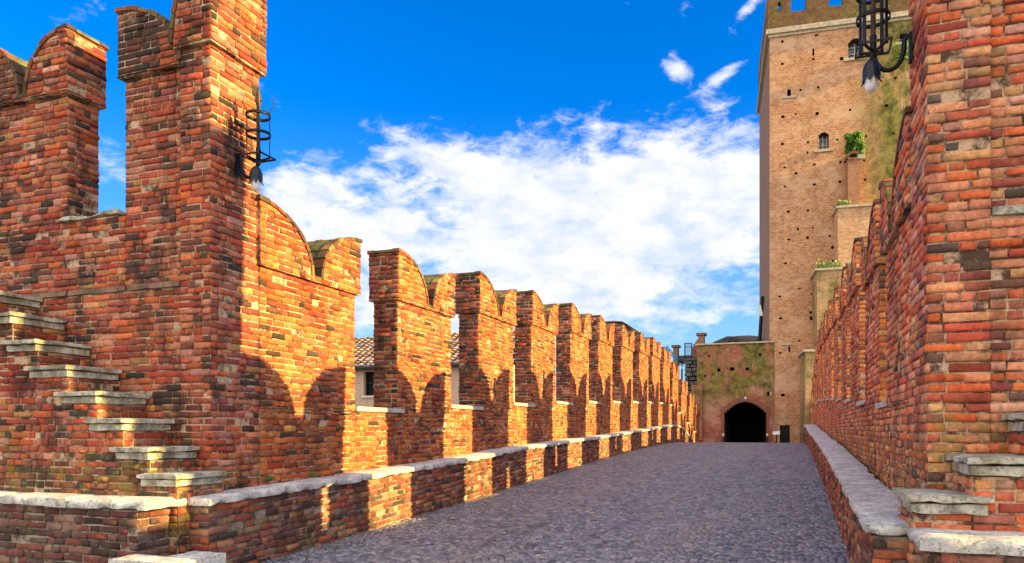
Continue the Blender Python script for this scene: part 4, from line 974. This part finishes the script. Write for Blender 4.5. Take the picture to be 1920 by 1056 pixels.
while z < a.z:
    h_ = random.uniform(.22, .34); x = a.x; 
    while x < b.x+.3:
        w_ = random.uniform(.3, .6); rough(mb, x, x+w_-.03, UG+1.2+random.uniform(-.06, .06), UG+3, z, z+h_-.03, (2, 2, 1), .03, seed=k, col=(1, 1, 1)); x += w_; k += 1
    z += h_
part(mb, 'wall', m_stone('dark rubble', (.20, .20, .22), (.05, .05, .06), 0, .5), sb)
rl = thing('metal_railing', 'black metal balcony railing on the stone building left of the gatehouse', 'railing', (a.x, UG+1, a.z)); mb = MB()
z0_ = at(1283, 672, u=UG+1).z; z1_ = at(1283, 644, u=UG+1).z; xa_ = at(1284, 672, u=UG+1).x; xb_ = at(1297, 672, u=UG+1).x
mb.tube([(xa_, UG+1, z1_), (xb_, UG+1, z1_)], .03, 6); mb.tube([(xa_, UG+1, z1_-.25), (xb_, UG+1, z1_-.25)], .02, 6); mb.tube([(xa_, UG+1, z0_), (xa_, UG+1, z1_)], .035, 6); mb.tube([(xb_, UG+1, z0_), (xb_, UG+1, z1_)], .035, 6)
for k in range(1, 7): x = xa_+(xb_-xa_)*k/7; mb.tube([(x, UG+1, z0_), (x, UG+1, z1_)], .012, 5)
part(mb, 'bars', IRON, rl)
a1_ = at(1270, 667, u=UG+4); b1_ = at(1300, 676, u=UG+4)
dk = thing('dark_awning', 'dark flat canopy bridging the turquoise roof and the railing', 'canopy', (a1_.x, UG+4, a1_.z)); mb = MB(); mb.box((a1_.x, UG+4, b1_.z), (b1_.x, UG+7, a1_.z)); 
for q in (0.05, .95): x = a1_.x+(b1_.x-a1_.x)*q; mb.tube([(x, UG+4.2, -2), (x, UG+4.2, b1_.z)], .07, 6)
part(mb, 'canopy_slab', m_plain('dark sheet', (.03, .035, .045), .5), dk)
tq = thing('turquoise_roof', 'bright turquoise sheet roof sloping behind the far merlons on the left', 'roof', (at(1265, 670, u=UG+3).x, UG+3, -3)); mb = MB()
P0, P1, P2, P3 = at(1246, 655, u=UG+3), at(1281, 691, u=UG+3), at(1281, 684, u=UG+6), at(1250, 648, u=UG+6)
n = 14
for i in range(n):
    q0, q1 = i/n, (i+1)/n; A0, A1_ = P0.lerp(P1, q0), P0.lerp(P1, q1-.02); B0, B1 = P3.lerp(P2, q0), P3.lerp(P2, q1-.02); up = Vector((0, 0, .05 if i % 2 else .02))
    mb.hexa([A0, A1_, B1, B0, A0+up, A1_+up, B1+up, B0+up])
part(mb, 'sheet', m_plain('turquoise sheet', (.02, .42, .48), .45, 0, 6, .2, .1), tq)
mb = MB(); mb.tube([(P1.x-.1, UG+3.1, -3), (P1.x-.1, UG+3.1, P1.z)], .06, 6); mb.tube([(P0.x+.1, UG+3.1, -3), (P0.x+.1, UG+3.1, P0.z)], .06, 6); part(mb, 'post', IRON, tq)

# ---- clutter by the right foot of the gatehouse
bxp = at(1462, 799, u=UG-3.2); bxq = at(1481, 822, u=UG-3.2)
ub = thing('utility_cabinet', 'black utility cabinet standing at the right foot of the gatehouse', 'cabinet', ((bxp.x+bxq.x)/2, UG-3.2, -.9)); mb = MB(); mb.box((bxp.x, UG-3.2, -1.2), (bxq.x, UG-2.7, bxp.z)); part(mb, 'cabinet_body', DARK, ub)
mb = MB(); mb.box((bxp.x-.04, UG-3.25, bxp.z+.003), (bxq.x+.04, UG-2.65, bxp.z+.05)); part(mb, 'cabinet_top', IRON, ub)
q_ = at(1456, 812, u=UG-3.5); fl2 = thing('ground_floodlight', 'pale floodlight on a stand left of the black cabinet by the gate', 'floodlight', (q_.x, UG-3.5, -1.0)); mb = MB()
mb.hexa([tuple(q_+Vector(v)) for v in ((-.2, -.1, -.1), (.18, -.1, -.08), (.18, .12, -.08), (-.2, .12, -.1), (-.22, -.02, .08), (.2, -.02, .12), (.2, .14, .12), (-.22, .14, .08))]); part(mb, 'lamp_head', m_plain('floodlight shell', (.55, .6, .62), .4), fl2)
mb = MB(); mb.tube([(q_.x, UG-3.45, -1.2), (q_.x, UG-3.45, q_.z-.08)], .035, 6); mb.tube([(q_.x-.15, UG-3.45, -1.0), (q_.x+.15, UG-3.45, -1.0)], .025, 6); part(mb, 'stand', IRON, fl2)
r0 = at(1450, 803, u=UG-2); r1 = at(1456, 783, u=UG-2); hr = thing('stair_handrail', 'thin slanting handrail on the wall right of the gate arch', 'handrail', (r0.x, UG-2, r0.z)); mb = MB()
mb.tube([r0, r1], .03, 6); mb.tube([(r0.x, UG-2, -1.3), r0], .025, 6); mb.tube([(r1.x, UG-2, -1.3), r1], .025, 6); part(mb, 'rail', m_plain('grey rail', (.3, .3, .3), .5, .5), hr)

# ---------------------------------------------------------------- distant houses seen between the left merlons
HB = m_farbrick('pink house brick', (.62, .42, .33), (.54, .33, .25), (.64, .50, .42), (.5, .36, .28), row=.09)
def house(u, px0, px1, ytop, yeave, holes_px, label, wallm, roofm, ov=.5, dep=8, name='house'):
    a = at(px0, yeave, u=u); b = at(px1, yeave, u=u); Lw = b.x-a.x; h = thing(name, label, 'house', ((a.x+b.x)/2, u, -8))
    hl = []; wins = []
    for (x0, x1, y0, y1) in holes_px:
        q0 = at(x0, y1, u=u); q1 = at(x1, y0, u=u); hl.append((q0.x-a.x, q1.x-a.x, q0.z, q1.z, .4)); wins.append((q0.x, q1.x, q0.z, q1.z))
    mb = MB(); pierced(mb, (a.x, u, 0), (1, 0, 0), (0, -1, 0), Lw, -8.9, a.z, hl, 0, 0, 2)
    mb.box((a.x, u+.42, -8.9), (b.x, u+dep, a.z-.02), 0); part(mb, 'wall', [wallm, HOLE, DARK], h)
    for (x0, x1, z0, z1) in wins:
        mb = MB(); xm = (x0+x1)/2
        for q in (x0, xm-.05, x1-.1): mb.box((q, u+.25, z0), (q+.1, u+.3, z1))
        mb.box((x0, u+.26, (z0+z1)/2), (x1, u+.29, (z0+z1)/2+.08)); part(mb, 'window', IRON, h)
        mb = MB(); mb.box((x0-.1, u-.12, z0-.14), (x1+.1, u+.1, z0-.004)); part(mb, 'window_sill', SILL, h)
    zr = at(px0, ytop, u=u+dep*.45).z; mb = MB()
    tile_roof(mb, (a.x-ov, u-ov, a.z-.1), (b.x+ov, u-ov, a.z-.1), (b.x+ov, u+dep*.45, zr), (a.x-ov, u+dep*.45, zr), 14, int(Lw/.45), .12)
    tile_roof(mb, (b.x+ov, u+dep+ov, a.z-.1), (a.x-ov, u+dep+ov, a.z-.1), (a.x-ov, u+dep*.45, zr), (b.x+ov, u+dep*.45, zr), 6, int(Lw/.9), .12)
    part(mb, 'roof', roofm, h)
    mb = MB(); mb.box((a.x-ov, u-ov+.02, a.z-.30), (b.x+ov, u+.4, a.z-.16)); part(mb, 'eave', IRON, h)
    return h
RT = m_tile('old terracotta tiles', (.26, .15, .10), (.46, .30, .21))
house(42, 560, 935, 641, 690, [(682, 712, 696, 742), (622, 640, 700, 735)], 'old brick house with brown tile roof and dark window, seen through the merlon gaps', HB, RT, dep=9)
h2 = thing('house', 'distant building whose thin flat eave shows above the middle merlons', 'house', (at(1125, 600, u=58).x, 60, -8))
a = at(1085, 609, u=58); b = at(1168, 600, u=58)
mb = MB(); mb.box((a.x, 58, -8.9), (b.x-.4, 66, a.z-.02)); part(mb, 'wall', HB, h2)
mb = MB(); mb.hexa([(a.x-.5, 57.4, a.z), (b.x+.1, 57.4, a.z), (b.x+.1, 66.5, a.z), (a.x-.5, 66.5, a.z), (a.x, 58.5, b.z+.05), (b.x-.9, 58.5, b.z+.05), (b.x-.9, 66, b.z+.05), (a.x, 66, b.z+.05)]); part(mb, 'roof', m_plain('brown eave', (.20, .13, .10), .9, 0, 3), h2)

# ---------------------------------------------------------------- weeds on the left coping and by the step
def weed(x, y, z, s, label, n=70):
    mb = MB()
    for k in range(5): leaves(mb, (x+random.uniform(-s, s)*.6, y+random.uniform(-s, s), z+s*.4), s*.6, n//5, s*.8, up=1.2)
    tag(mb.build('weed', LEAF), label, 'plant', 'weeds in the brickwork')
weed(-5.56, 6.95, float(cop_z(6.9))+.02, .05, 'small green weed on the left coping close to the corner pier')
weed(-5.56, 7.75, float(cop_z(7.7))+.01, .032, 'tiny green weed at the foot of the left wall under the double merlon', 40)
weed(-5.50, 5.62, .62, .05, 'small weed in the corner where the two left low walls meet', 40)
weed(.93, 5.72, float(cop_z(5.7))-.20, .045, 'small green weed under the end of the right coping', 40)
